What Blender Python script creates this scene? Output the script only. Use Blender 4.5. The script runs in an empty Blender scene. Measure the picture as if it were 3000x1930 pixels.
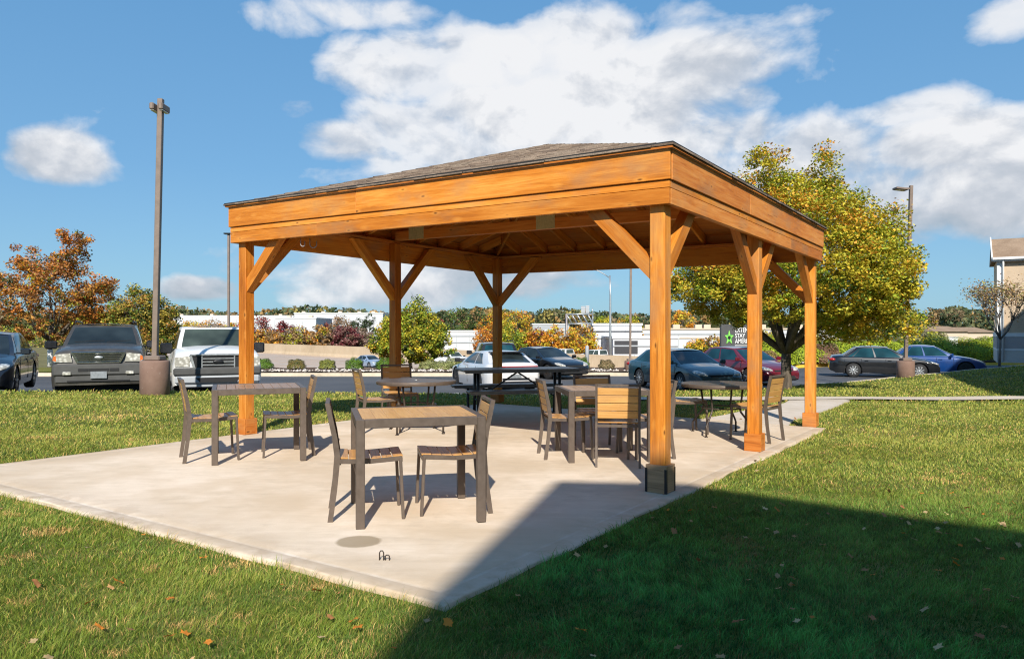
import bpy, bmesh, math, random
import numpy as np
from mathutils import Vector, Matrix
random.seed(7); rng=np.random.default_rng(7)
sc=bpy.context.scene
COL=sc.collection
F=2192.0; CX=1500.0; HZ=966.8; CH=1.36; K=0.0114
def rad(a): return math.radians(a)
def px(x,d): return (x-CX)*d/F
def pz(y,d): return CH-(y-HZ)*d/F
# ------------------------------------------------------------ terrain
def interp(v,xs,ys): return float(np.interp(v,xs,ys))
LEX=[-60,-30,-11,-3,1.5,4.2,7.4,9.4,11.3,14.9,20.5,40]
LEY=[13.6,14.6,15.9,16.6,16.7,18.4,20.5,22.9,24.4,26.7,30,36]
def yedge(x): return np.interp(x,LEX,LEY)
FKX=[-80,-3,3,9,11.9,13.5,15.4,18.6,30,80]
FKY=[35,35.2,35.6,35.0,35.4,39,42.5,45,47,50]
def yfar(x): return np.interp(x,FKX,FKY)
def zplane(x): return -K*x
def zlawn(x,y):
    x=np.asarray(x,float); y=np.asarray(y,float)
    z=-K*np.clip(x,-14,30)-0.02*np.maximum(0,y-14)+0.05*np.maximum(0,x-10.5)*np.clip((y-17)/8,0,1)
    return z-0.012*np.clip((18-y)/4,0,1)+0.012*np.sin(x*1.3+y*.7)*np.sin(y*1.1-x*.4)
def zlot(x,y):
    x=np.asarray(x,float); y=np.asarray(y,float)
    b=np.interp(y,[14,16,25,32,60],[-.46,-.48,-.68,-.80,-.85])
    return b+np.clip(-.04*(x+5),0,.36)*np.clip(1-(y-16)/14,0,1)
def zter(x,y):
    x=np.asarray(x,float); y=np.asarray(y,float)
    t=y-yfar(x)
    low=-.65-2.4*np.clip((t-4.5)/14,0,1)
    hold=np.clip((x-11)/6,0,1)*np.clip((75-y)/15,0,1)
    z=low*(1-hold)+(-.62)*hold
    z=z+np.interp(y,[160,400,900,2000],[0,2.0,6,9])
    return z
# ------------------------------------------------------------ materials
def nm(name):
    m=bpy.data.materials.new(name); m.use_nodes=True
    nt=m.node_tree; b=nt.nodes['Principled BSDF']
    return m,nt,b
def N(nt,t,**kw):
    n=nt.nodes.new(t)
    for k,v in kw.items():
        if k.startswith('i_'): n.inputs[k[2:].replace('_',' ')].default_value=v
        else: setattr(n,k,v)
    return n
def L(nt,a,b): nt.links.new(a,b)
def ramp(nt,stops,fac=None,interp='LINEAR'):
    r=nt.nodes.new('ShaderNodeValToRGB'); r.color_ramp.interpolation=interp
    e=r.color_ramp.elements
    while len(e)<len(stops): e.new(.5)
    for i,(p,c) in enumerate(stops):
        e[i].position=p; e[i].color=(c,c,c,1) if not hasattr(c,'__len__') else (*c,1)
    if fac is not None: L(nt,fac,r.inputs[0])
    return r
def noise(nt,vec,scale,detail=4,rough=.55,dist=0):
    n=N(nt,'ShaderNodeTexNoise'); n.inputs['Scale'].default_value=scale; n.inputs['Detail'].default_value=detail
    n.inputs['Roughness'].default_value=rough; n.inputs['Distortion'].default_value=dist
    if vec is not None: L(nt,vec,n.inputs['Vector'])
    return n
def mixc(nt,fac,a,b,mode='MIX'):
    n=nt.nodes.new('ShaderNodeMix'); n.data_type='RGBA'; n.blend_type=mode
    for s,v in ((0,fac),(6,a),(7,b)):
        if isinstance(v,(int,float)): n.inputs[s].default_value=v
        elif isinstance(v,tuple): n.inputs[s].default_value=(*v,1)
        else: L(nt,v,n.inputs[s])
    return n.outputs[2]
def mth(nt,op,a,b=None,c=None,clamp=False):
    n=nt.nodes.new('ShaderNodeMath'); n.operation=op; n.use_clamp=clamp
    for i,v in enumerate((a,b,c)):
        if v is None: continue
        if isinstance(v,(int,float)): n.inputs[i].default_value=v
        else: L(nt,v,n.inputs[i])
    return n.outputs[0]
def mapping(nt,vec,sc_=(1,1,1),loc=(0,0,0),rot=(0,0,0)):
    m=N(nt,'ShaderNodeMapping'); m.inputs['Scale'].default_value=sc_; m.inputs['Location'].default_value=loc; m.inputs['Rotation'].default_value=rot
    L(nt,vec,m.inputs['Vector']); return m.outputs[0]
def bump(nt,b,h,strength=.3,dist=.01):
    n=N(nt,'ShaderNodeBump'); n.inputs['Strength'].default_value=strength; n.inputs['Distance'].default_value=dist
    L(nt,h,n.inputs['Height']); L(nt,n.outputs[0],b.inputs['Normal'])
def plain(name,col,rough=.6,metal=0,var=.12,scale=8,coat=0,bmp=0):
    m,nt,b=nm(name); tc=N(nt,'ShaderNodeTexCoord')
    n=noise(nt,tc.outputs['Object'],scale,5,.6)
    c=tuple(col)
    r=ramp(nt,[(.3,tuple(v*(1-var) for v in c)),(.7,tuple(min(1,v*(1+var)) for v in c))],n.outputs[0])
    L(nt,r.outputs[0],b.inputs['Base Color'])
    rr=ramp(nt,[(.3,max(0,rough-.06)),(.7,min(1,rough+.06))],n.outputs[0]); L(nt,rr.outputs[0],b.inputs['Roughness'])
    b.inputs['Metallic'].default_value=metal
    if coat: b.inputs['Coat Weight'].default_value=coat; b.inputs['Coat Roughness'].default_value=.04
    if bmp: bump(nt,b,n.outputs[0],bmp,.01)
    return m
def wood(name,c_dark,c_mid,c_light,rough=.5,knots=True,gs=1.0,dirt=0):
    m,nt,b=nm(name)
    at=N(nt,'ShaderNodeAttribute',attribute_name='gc')
    v=at.outputs['Vector']
    mv=mapping(nt,v,(1.1*gs,16*gs,16*gs))
    n1=noise(nt,mv,1.6,8,.62,.6)
    n2=noise(nt,mapping(nt,v,(.5,2.2,2.2)),1.3,3,.5)
    n3=noise(nt,mapping(nt,v,(3,70,70)),1.5,4,.6)
    f=mth(nt,'ADD',mth(nt,'MULTIPLY',n1.outputs[0],.6),mth(nt,'MULTIPLY',n2.outputs[0],.45))
    f=mth(nt,'ADD',f,mth(nt,'MULTIPLY',mth(nt,'SUBTRACT',n3.outputs[0],.5),.25))
    r=ramp(nt,[(.33,c_dark),(.5,c_mid),(.68,c_light)],f)
    col=r.outputs[0]
    if knots:
        vo=N(nt,'ShaderNodeTexVoronoi'); L(nt,mapping(nt,v,(4.2,11,11)),vo.inputs['Vector']); vo.inputs['Scale'].default_value=1.0
        dn=mth(nt,'ADD',vo.outputs['Distance'],mth(nt,'MULTIPLY',mth(nt,'SUBTRACT',n1.outputs[0],.5),.12))
        k=ramp(nt,[(.05,1.0),(.14,0.0)],dn)
        ksel=N(nt,'ShaderNodeSeparateColor'); L(nt,vo.outputs['Color'],ksel.inputs[0])
        kk=mth(nt,'MULTIPLY',k.outputs[0],mth(nt,'GREATER_THAN',ksel.outputs[0],.5))
        halo=ramp(nt,[(.12,.6),(.34,0.0)],dn)
        hh=mth(nt,'MULTIPLY',halo.outputs[0],mth(nt,'GREATER_THAN',ksel.outputs[0],.45))
        col=mixc(nt,hh,col,c_light)
        col=mixc(nt,mth(nt,'MULTIPLY',kk,.85),col,tuple(x*.28 for x in c_dark))
    # grey weathered blotches
    n4=noise(nt,mapping(nt,v,(1.4,3,3),(3,7,1)),1.0,5,.6)
    w=ramp(nt,[(.50,0.0),(.68,.50+dirt)],n4.outputs[0])
    g=tuple((c_mid[0]*.35+c_mid[1]*.35+c_mid[2]*.1+.03)*q for q in (1.15,.66,.33))
    col=mixc(nt,w.outputs[0],col,g)
    oi=N(nt,'ShaderNodeObjectInfo'); col=mixc(nt,1.0,col,ramp(nt,[(0,(.80,.76,.72)),(.5,(1,1,1)),(1,(1.12,1.16,1.2))],oi.outputs['Random']).outputs[0],'MULTIPLY')
    ck=noise(nt,mapping(nt,v,(1.6,60,60),(9,3,1)),1.2,3,.5,.2); col=mixc(nt,ramp(nt,[(.66,0.0),(.71,.5)],ck.outputs[0]).outputs[0],col,tuple(x*.35 for x in c_dark))
    L(nt,col,b.inputs['Base Color']); b.inputs['Roughness'].default_value=rough
    b.inputs['Specular IOR Level'].default_value=.3
    bump(nt,b,f,.5,.005)
    return m
M={}
M['cedar']=wood('cedar_stain',(.36,.105,.010),(.58,.19,.018),(.74,.31,.055))
M['cedar_b']=wood('cedar_stain_warm',(.34,.095,.014),(.52,.165,.026),(.64,.26,.06))
M['cedar_in']=wood('cedar_inner',(.36,.10,.012),(.56,.185,.02),(.70,.29,.04),.6)
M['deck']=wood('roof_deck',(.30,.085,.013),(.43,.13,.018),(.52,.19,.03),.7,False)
M['foot']=wood('charred_foot',(.18,.10,.055),(.32,.19,.10),(.46,.28,.15),.7)
M['teak']=wood('composite_slat',(.40,.205,.065),(.53,.275,.085),(.63,.35,.12),.36,False,1.4)
M['teak_w']=wood('weathered_slat',(.29,.18,.10),(.38,.245,.145),(.47,.31,.20),.36,False,1.4)
M['bronze']=plain('bronze_frame',(.125,.095,.075),.42,.25,.10,20)
M['bronze_d']=plain('dark_bronze',(.06,.045,.036),.45,.3,.12,20)
M['blackmetal']=plain('black_metal',(.018,.019,.022),.4,.3,.2,15)
M['greytop']=plain('grey_coated_steel',(.10,.11,.115),.4,.2,.12,10)
M['galv']=plain('galvanised',(.42,.44,.45),.4,.7,.15,12)
M['galvplate']=plain('nail_plate',(.46,.42,.24),.5,0,.15,30)
M['drip']=plain('drip_edge',(.30,.26,.25),.5,.3,.1,6)
M['rubber']=plain('rubber',(.015,.015,.016),.8,0,.2,9)
M['polebrown']=plain('pole_brown',(.20,.15,.12),.5,.1,.12,6)
M['pedestal']=None
M['white']=plain('white_paint',(.75,.75,.74),.6,0,.05,3)
M['whiteb']=plain('white_panel',(.50,.51,.53),.7,0,.06,.3)
M['tanb']=plain('tan_panel',(.52,.42,.32),.8,0,.08,.3)
M['greyb']=plain('grey_panel',(.34,.36,.38),.7,0,.10,.3)
M['darkopen']=plain('dark_opening',(.03,.03,.035),.6,0,.2,.5)
M['chrome']=plain('chrome',(.6,.6,.6),.18,1,.04,5)
M['lamp']=None
def glassmat(name,col,rough=.06):
    m,nt,b=nm(name); tc=N(nt,'ShaderNodeTexCoord')
    n=noise(nt,tc.outputs['Object'],1.2,2,.5)
    r=ramp(nt,[(.35,tuple(v*.6 for v in col)),(.65,tuple(v*1.5 for v in col))],n.outputs[0])
    L(nt,r.outputs[0],b.inputs['Base Color']); b.inputs['Roughness'].default_value=rough
    b.inputs['Specular IOR Level'].default_value=.45
    return m
M['glass']=glassmat('car_glass',(.02,.028,.03))
M['glass_l']=glassmat('car_glass_clear',(.045,.06,.05))
M['glass_t']=glassmat('tinted_teal_glass',(.010,.05,.065))
M['winglass']=glassmat('window_glass',(.04,.05,.06))
def lens():
    m,nt,b=nm('lamp_lens'); tc=N(nt,'ShaderNodeTexCoord')
    vo=N(nt,'ShaderNodeTexVoronoi'); L(nt,tc.outputs['Object'],vo.inputs['Vector']); vo.inputs['Scale'].default_value=14
    r=ramp(nt,[(.1,(.75,.74,.68)),(.6,(.32,.31,.27))],vo.outputs['Distance'])
    L(nt,r.outputs[0],b.inputs['Base Color']); b.inputs['Roughness'].default_value=.12; b.inputs['Coat Weight'].default_value=1
    return m
M['lamp']=lens()
M['amber']=plain('amber_lens',(.6,.14,.03),.25,0,.1,9)
M['red']=plain('red_lens',(.35,.02,.015),.2,0,.1,9)
def paint(name,col,rough=.28,coat=1.0,dust=.12):
    m,nt,b=nm(name); tc=N(nt,'ShaderNodeTexCoord')
    n=noise(nt,tc.outputs['Object'],3.5,6,.65)
    w=ramp(nt,[(.42,0.0),(.75,dust)],n.outputs[0])
    L(nt,mixc(nt,w.outputs[0],tuple(col),(.20,.18,.15)),b.inputs['Base Color'])
    b.inputs['Roughness'].default_value=rough; b.inputs['Coat Weight'].default_value=coat; b.inputs['Coat Roughness'].default_value=.05
    b.inputs['Metallic'].default_value=.15
    return m
# pedestal concrete painted
def mped():
    m,nt,b=nm('painted_concrete'); tc=N(nt,'ShaderNodeTexCoord')
    n=noise(nt,tc.outputs['Object'],3,6,.6); n2=noise(nt,tc.outputs['Object'],22,3,.6)
    r=ramp(nt,[(.3,(.17,.10,.075)),(.7,(.24,.155,.12))],n.outputs[0])
    w=ramp(nt,[(.70,0.0),(.74,.8)],n2.outputs[0])
    L(nt,mixc(nt,w.outputs[0],r.outputs[0],(.42,.36,.31)),b.inputs['Base Color']); b.inputs['Roughness'].default_value=.85
    bump(nt,b,n2.outputs[0],.3,.01); return m
M['pedestal']=mped()
def mconc(name,base,stain=True,scale=1.0):
    m,nt,b=nm(name); g=N(nt,'ShaderNodeNewGeometry'); P=g.outputs['Position']
    n=noise(nt,P,.55*scale,6,.6,.3); n2=noise(nt,mapping(nt,P,(1,1,1),(0,0,0),(0,0,rad(-8))),4*scale,6,.65,.4); n3=noise(nt,P,60,4,.7)
    n5=noise(nt,mapping(nt,P,(2.2,9,1),(0,0,0),(0,0,rad(-20))),1.1,5,.65,.6)
    f=mth(nt,'ADD',mth(nt,'MULTIPLY',n.outputs[0],.5),mth(nt,'MULTIPLY',n2.outputs[0],.3))
    f=mth(nt,'ADD',f,mth(nt,'MULTIPLY',n5.outputs[0],.25))
    r=ramp(nt,[(.38,tuple(v*q for v,q in zip(base,(.72,.69,.64)))),(.5,tuple(v*q for v,q in zip(base,(.95,.93,.88)))),(.64,tuple(min(1,v*1.12) for v in base))],f)
    col=r.outputs[0]
    sp=ramp(nt,[(.28,.7),(.36,1.0)],n3.outputs[0]); col=mixc(nt,.5,col,mixc(nt,1.0,col,sp.outputs[0],'MULTIPLY'))
    if stain:
        # round damp stain, dirt line along the edges
        vm=N(nt,'ShaderNodeVectorMath',operation='DISTANCE'); L(nt,mapping(nt,P,(1,1,0)),vm.inputs[0]); vm.inputs[1].default_value=(-.985,4.78,0)
        dd=mth(nt,'ADD',vm.outputs['Value'],mth(nt,'MULTIPLY',mth(nt,'SUBTRACT',n2.outputs[0],.5),.05))
        s=ramp(nt,[(.125,.75),(.15,0.0)],dd); col=mixc(nt,s.outputs[0],col,(.24,.175,.095))
        e0=N(nt,'ShaderNodeAttribute',attribute_name='edge').outputs['Fac']
        gl_=ramp(nt,[(.128,0.0),(.136,.45),(.150,.45),(.158,0.0)],e0).outputs[0]; col=mixc(nt,gl_,col,(.78,.72,.64))
        bd=ramp(nt,[(.12,.16),(.14,0.0)],e0).outputs[0]; col=mixc(nt,bd,col,(.50,.45,.40))
        at=N(nt,'ShaderNodeAttribute',attribute_name='edge'); e=at.outputs['Fac']
        ee=mth(nt,'MULTIPLY',mth(nt,'SUBTRACT',1.0,mth(nt,'DIVIDE',e,.55),None,True),ramp(nt,[(.40,0.0),(.60,.75)],n2.outputs[0]).outputs[0],None,True)
        col=mixc(nt,ee,col,(.36,.26,.16))
        n6=noise(nt,mapping(nt,P,(1,1,1),(5,2,0)),.8,4,.6)
        col=mixc(nt,ramp(nt,[(.42,0.0),(.60,.6)],n6.outputs[0]).outputs[0],col,(.54,.41,.27))
    vs_=N(nt,'ShaderNodeTexVoronoi'); L(nt,P,vs_.inputs['Vector']); vs_.inputs['Scale'].default_value=5.5
    sc_=N(nt,'ShaderNodeSeparateColor'); L(nt,vs_.outputs['Color'],sc_.inputs[0])
    dot=mth(nt,'MULTIPLY',mth(nt,'LESS_THAN',vs_.outputs['Distance'],mth(nt,'MULTIPLY',sc_.outputs[1],.055)),mth(nt,'GREATER_THAN',sc_.outputs[0],.82))
    col=mixc(nt,mth(nt,'MULTIPLY',dot,.7),col,(.16,.12,.08))
    L(nt,col,b.inputs['Base Color']); b.inputs['Roughness'].default_value=.85
    bump(nt,b,mth(nt,'ADD',n3.outputs[0],n2.outputs[0]),.25,.004); return m
M['slab']=mconc('slab_concrete',(.70,.585,.465))
M['walk']=mconc('walk_concrete',(.58,.50,.42),False)
M['curbc']=mconc('kerb_concrete',(.47,.41,.32),False)
M['barrier']=mconc('barrier_concrete',(.50,.39,.27),False,.12)
M['hwy']=mconc('highway_concrete',(.46,.36,.29),False,.08)
def masph():
    m,nt,b=nm('asphalt'); g=N(nt,'ShaderNodeNewGeometry'); P=g.outputs['Position']
    n=noise(nt,P,.25,5,.6); n2=noise(nt,P,40,4,.7)
    f=mth(nt,'ADD',mth(nt,'MULTIPLY',n.outputs[0],.7),mth(nt,'MULTIPLY',n2.outputs[0],.3))
    r=ramp(nt,[(.35,(.05,.053,.06)),(.65,(.095,.095,.10))],f)
    L(nt,r.outputs[0],b.inputs['Base Color']); b.inputs['Roughness'].default_value=.8; bump(nt,b,n2.outputs[0],.3,.01); return m
M['asphalt']=masph()
def mground(name,stops,scale=.5,s2=14):
    m,nt,b=nm(name); g=N(nt,'ShaderNodeNewGeometry'); P=g.outputs['Position']
    n=noise(nt,P,scale,6,.62,.3); n2=noise(nt,P,s2,5,.7)
    f=mth(nt,'ADD',mth(nt,'MULTIPLY',n.outputs[0],.6),mth(nt,'MULTIPLY',n2.outputs[0],.4))
    r=ramp(nt,stops,f); L(nt,r.outputs[0],b.inputs['Base Color']); b.inputs['Roughness'].default_value=.95
    b.inputs['Specular IOR Level'].default_value=.1
    bump(nt,b,n2.outputs[0],.6,.03); return m
M['lawn']=mground('lawn_thatch',[(.34,(.05,.08,.015)),(.5,(.12,.14,.03)),(.66,(.27,.22,.08))],.7,25)
M['mulch']=mground('mulch',[(.35,(.05,.032,.022)),(.6,(.16,.11,.08))],1,20)
M['field']=mground('far_ground',[(.35,(.10,.095,.04)),(.6,(.22,.19,.09))],.08,2)
M['yellow']=plain('kerb_yellow',(.62,.42,.05),.7,0,.12,2)
M['line']=plain('line_white',(.6,.6,.58),.7,0,.15,2)
def vcol(name,transl=.35,rough=.6,attr='col',spec=.25):
    m,nt,b=nm(name); at=N(nt,'ShaderNodeAttribute',attribute_name=attr)
    L(nt,at.outputs['Color'],b.inputs['Base Color']); b.inputs['Roughness'].default_value=rough
    b.inputs['Specular IOR Level'].default_value=spec
    if transl:
        t=N(nt,'ShaderNodeBsdfTranslucent'); L(nt,at.outputs['Color'],t.inputs['Color'])
        mx=N(nt,'ShaderNodeMixShader'); mx.inputs[0].default_value=transl
        L(nt,b.outputs[0],mx.inputs[1]); L(nt,t.outputs[0],mx.inputs[2]); L(nt,mx.outputs[0],nt.nodes['Material Output'].inputs['Surface'])
    return m
M['leaf']=vcol('leaf',.22)
M['blade']=vcol('grass_blade',.25,.5)
M['stone']=vcol('stone',0,.8)
def mbark(name,a,b_):
    m,nt,b=nm(name); tc=N(nt,'ShaderNodeTexCoord')
    n=noise(nt,mapping(nt,tc.outputs['Object'],(9,9,2)),1.5,6,.65,.5)
    r=ramp(nt,[(.35,a),(.65,b_)],n.outputs[0]); L(nt,r.outputs[0],b.inputs['Base Color']); b.inputs['Roughness'].default_value=.9
    bump(nt,b,n.outputs[0],.6,.02); return m
M['bark']=mbark('bark',(.045,.035,.025),(.15,.12,.09))
M['barkp']=mbark('bark_pale',(.10,.085,.07),(.26,.23,.20))
def mshing():
    m,nt,b=nm('shingles'); at=N(nt,'ShaderNodeAttribute',attribute_name='col'); g=N(nt,'ShaderNodeNewGeometry')
    n=noise(nt,g.outputs['Position'],90,4,.7); n2=noise(nt,g.outputs['Position'],6,4,.7)
    c=mixc(nt,1.0,at.outputs['Color'],ramp(nt,[(.3,.6),(.7,1.35)],n.outputs[0]).outputs[0],'MULTIPLY')
    c=mixc(nt,1.0,c,ramp(nt,[(.3,.75),(.7,1.2)],n2.outputs[0]).outputs[0],'MULTIPLY')
    L(nt,c,b.inputs['Base Color']); b.inputs['Roughness'].default_value=.95; bump(nt,b,n.outputs[0],.5,.004); return m
M['shingle']=mshing()
def msiding(name,c):
    m,nt,b=nm(name); g=N(nt,'ShaderNodeNewGeometry'); s=N(nt,'ShaderNodeSeparateXYZ'); L(nt,g.outputs['Position'],s.inputs[0])
    f=mth(nt,'FRACT',mth(nt,'MULTIPLY',s.outputs[2],8.0)); n=noise(nt,g.outputs['Position'],1.5,4,.6)
    L(nt,ramp(nt,[(.3,tuple(v*.92 for v in c)),(.7,tuple(v*1.06 for v in c))],n.outputs[0]).outputs[0],b.inputs['Base Color'])
    b.inputs['Roughness'].default_value=.75; bump(nt,b,f,.6,.02); return m
M['sid_tan']=msiding('siding_tan',(.56,.43,.30)); M['sid_white']=msiding('siding_white',(.62,.60,.56)); M['sid_shaded']=msiding('siding_shaded',(.42,.40,.40))
M['rooftan']=mground('roof_tan',[(.35,(.22,.15,.10)),(.65,(.36,.26,.18))],.8,12)
# ------------------------------------------------------------ mesh builder
class MB:
    def __init__(s): s.v=[]; s.f=[]; s.g=[]; s.m=[]; s.sm=[]
    def add(s,vs,fs,mi=0,g=None,smooth=False):
        o=len(s.v); s.v+= [tuple(p) for p in vs]; s.f+=[tuple(i+o for i in f) for f in fs]
        s.g+= [tuple(p) for p in (g if g is not None else vs)]; s.m+=[mi]*len(fs); s.sm+=[smooth]*len(fs); return s
    def box(s,c,size,R=None,mi=0,axis=0,bev=0.0):
        # axis: index of the long grain axis
        hx,hy,hz=[q/2 for q in size]; off=(random.uniform(0,40),random.uniform(0,40),random.uniform(0,40))
        if bev>0:
            b=min(bev,hx*.45,hy*.45,hz*.45); pts=[]
            for sz in(-1,1):
                for sy in(-1,1):
                    for sx in(-1,1):
                        pts+= [(sx*hx,sy*(hy-b),sz*(hz-b)),(sx*(hx-b),sy*hy,sz*(hz-b)),(sx*(hx-b),sy*(hy-b),sz*hz)]
            def id(sx,sy,sz,k): return ((sz>0)*4+(sy>0)*2+(sx>0))*3+k
            fs=[]
            q=(-1,1)
            for sx in q: fs.append([id(sx,-1,-1,0),id(sx,1,-1,0),id(sx,1,1,0),id(sx,-1,1,0)][::sx])
            for sy in q: fs.append([id(-1,sy,-1,1),id(1,sy,-1,1),id(1,sy,1,1),id(-1,sy,1,1)][::-sy])
            for sz in q: fs.append([id(-1,-1,sz,2),id(1,-1,sz,2),id(1,1,sz,2),id(-1,1,sz,2)][::sz])
            for sy in q:
                for sz in q: fs.append([id(-1,sy,sz,1),id(1,sy,sz,1),id(1,sy,sz,2),id(-1,sy,sz,2)][::-sy*sz])
            for sx in q:
                for sz in q: fs.append([id(sx,-1,sz,0),id(sx,1,sz,0),id(sx,1,sz,2),id(sx,-1,sz,2)][::sx*sz])
            for sx in q:
                for sy in q: fs.append([id(sx,sy,-1,0),id(sx,sy,-1,1),id(sx,sy,1,1),id(sx,sy,1,0)][::sx*sy*-1])
            for sx in q:
                for sy in q:
                    for sz in q: fs.append([id(sx,sy,sz,0),id(sx,sy,sz,1),id(sx,sy,sz,2)][::sx*sy*sz])
        else:
            pts=[(x,y,z) for z in(-hz,hz) for y in(-hy,hy) for x in(-hx,hx)]
            fs=[(0,2,3,1),(4,5,7,6),(0,1,5,4),(2,6,7,3),(0,4,6,2),(1,3,7,5)]
        od=[axis]+[i for i in range(3) if i!=axis]
        g=[tuple(p[od[i]]+off[i] for i in range(3)) for p in pts]
        c=Vector(c)
        vs=[(R@Vector(p) if R is not None else Vector(p))+c for p in pts]
        return s.add(vs,fs,mi,g)
    def bar(s,a,b,w,t,up=(0,0,1),mi=0,ext=0,bev=0.0):
        a=Vector(a);b=Vector(b);d=(b-a);l=d.length+2*ext;x=d.normalized();u=Vector(up)
        y=u.cross(x)
        if y.length<1e-4: y=Vector((0,1,0)).cross(x)
        y.normalize();z=x.cross(y)
        R=Matrix((x,y,z)).transposed()
        return s.box((a+b)/2,(l,w,t),R,mi,0,bev)
    def tube(s,pts,r,n=8,mi=0,closed=False,caps=True):
        pts=[Vector(p) for p in pts]; m=len(pts); rs=r if hasattr(r,'__len__') else [r]*m
        vs=[];prev=None
        for i,p in enumerate(pts):
            if closed: t=(pts[(i+1)%m]-pts[i-1])
            else: t=(pts[min(i+1,m-1)]-pts[max(i-1,0)])
            t=t.normalized()
            if prev is None:
                a=Vector((0,0,1)) if abs(t.z)<.9 else Vector((1,0,0)); x=t.cross(a).normalized()
            else: x=(prev-t*prev.dot(t)).normalized()
            prev=x; y=t.cross(x)
            for k in range(n):
                an=2*math.pi*k/n; vs.append(p+(x*math.cos(an)+y*math.sin(an))*rs[i])
        fs=[]
        for i in range(m if closed else m-1):
            j=(i+1)%m
            for k in range(n): fs.append((i*n+k,i*n+(k+1)%n,j*n+(k+1)%n,j*n+k))
        if caps and not closed: fs.append(tuple(range(n))[::-1]); fs.append(tuple(range((m-1)*n,m*n)))
        return s.add(vs,fs,mi,None,True)
    def lathe(s,prof,n=24,c=(0,0,0),mi=0,axis='z',smooth=True,R=None):
        c=Vector(c); vs=[];fs=[]
        for (r,z) in prof:
            for k in range(n):
                a=2*math.pi*k/n
                p=Vector((r*math.cos(a),r*math.sin(a),z)) if axis=='z' else Vector((r*math.cos(a),z,r*math.sin(a)))
                if R is not None: p=R@p
                vs.append(p+c)
        for i in range(len(prof)-1):
            for k in range(n):
                q=(i*n+k,i*n+(k+1)%n,(i+1)*n+(k+1)%n,(i+1)*n+k)
                fs.append(q if axis=='z' else q[::-1])
        for idx,inv in((0,True),(len(prof)-1,False)):
            if prof[idx][0]>1e-5:
                q=tuple(range(idx*n,idx*n+n)); fs.append(q[::-1] if inv==(axis=='z') else q)
        return s.add(vs,fs,mi,None,smooth)
    def prism(s,poly,z0,z1,mi=0,fn=None):
        n=len(poly); vs=[(x,y,z0) for x,y in poly]+[(x,y,z1) for x,y in poly]
        if fn: vs=[fn(v) for v in vs]
        fs=[tuple(range(n))[::-1],tuple(range(n,2*n))]+[(i,(i+1)%n,n+(i+1)%n,n+i) for i in range(n)]
        return s.add(vs,fs,mi)
    def xform(s,fn): s.v=[tuple(fn(p)) for p in s.v]; return s
    def build(s,name,mats,parent=None,bev=0):
        me=bpy.data.meshes.new(name); me.from_pydata(s.v,[],s.f)
        if not isinstance(mats,(list,tuple)): mats=[mats]
        for m in mats: me.materials.append(m)
        me.polygons.foreach_set('material_index',s.m); me.polygons.foreach_set('use_smooth',s.sm)
        a=me.attributes.new('gc','FLOAT_VECTOR','POINT'); a.data.foreach_set('vector',np.array(s.g,dtype=np.float32).ravel())
        me.update()
        o=bpy.data.objects.new(name,me); COL.objects.link(o)
        if parent: o.parent=parent
        if bev:
            b=o.modifiers.new('b','BEVEL'); b.width=bev; b.segments=1; b.limit_method='ANGLE'
        return o
def npmesh(name,V,Fq,mats,col=None,parent=None,smooth=False,attrs=None):
    """V (n,3), Fq (m,k) same-size polygons"""
    me=bpy.data.meshes.new(name); V=np.asarray(V,np.float32); Fq=np.asarray(Fq,np.int32); m,k=Fq.shape
    me.vertices.add(len(V)); me.vertices.foreach_set('co',V.ravel())
    me.loops.add(m*k); me.loops.foreach_set('vertex_index',Fq.ravel())
    me.polygons.add(m); me.polygons.foreach_set('loop_start',np.arange(0,m*k,k,dtype=np.int32))
    try: me.polygons.foreach_set('loop_total',np.full(m,k,dtype=np.int32))
    except Exception: pass
    if smooth: me.polygons.foreach_set('use_smooth',np.ones(m,bool))
    for mt in (mats if isinstance(mats,(list,tuple)) else [mats]): me.materials.append(mt)
    if col is not None:
        a=me.attributes.new('col','FLOAT_COLOR','POINT'); c=np.ones((len(V),4),np.float32); c[:,:3]=col; a.data.foreach_set('color',c.ravel())
    for nme,arr in (attrs or {}).items():
        a=me.attributes.new(nme,'FLOAT','POINT'); a.data.foreach_set('value',np.asarray(arr,np.float32))
    me.update(calc_edges=True); me.validate()
    o=bpy.data.objects.new(name,me); COL.objects.link(o)
    if parent: o.parent=parent
    return o
def tag(o,label=None,cat=None,group=None,kind=None):
    if label: o['label']=label
    if cat: o['category']=cat
    if group: o['group']=group
    if kind: o['kind']=kind
    return o
def thing(name,label,cat,loc=(0,0,0),rz=0,group=None):
    o=bpy.data.objects.new(name,None); o.empty_display_size=.2; COL.objects.link(o)
    o.location=loc; o.rotation_euler=(0,0,rz); return tag(o,label,cat,group)
def dup(root,loc,rz,label):
    def cp(o,par):
        c=o.copy(); COL.objects.link(c); c.parent=par
        for ch in [x for x in KIDS.get(o.name,[])]: cp(ch,c)
        return c
    KIDS={}
    for o in bpy.data.objects:
        if o.parent: KIDS.setdefault(o.parent.name,[]).append(o)
    r=cp(root,None); r.location=loc; r.rotation_euler=(0,0,rz); r['label']=label; return r
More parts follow.
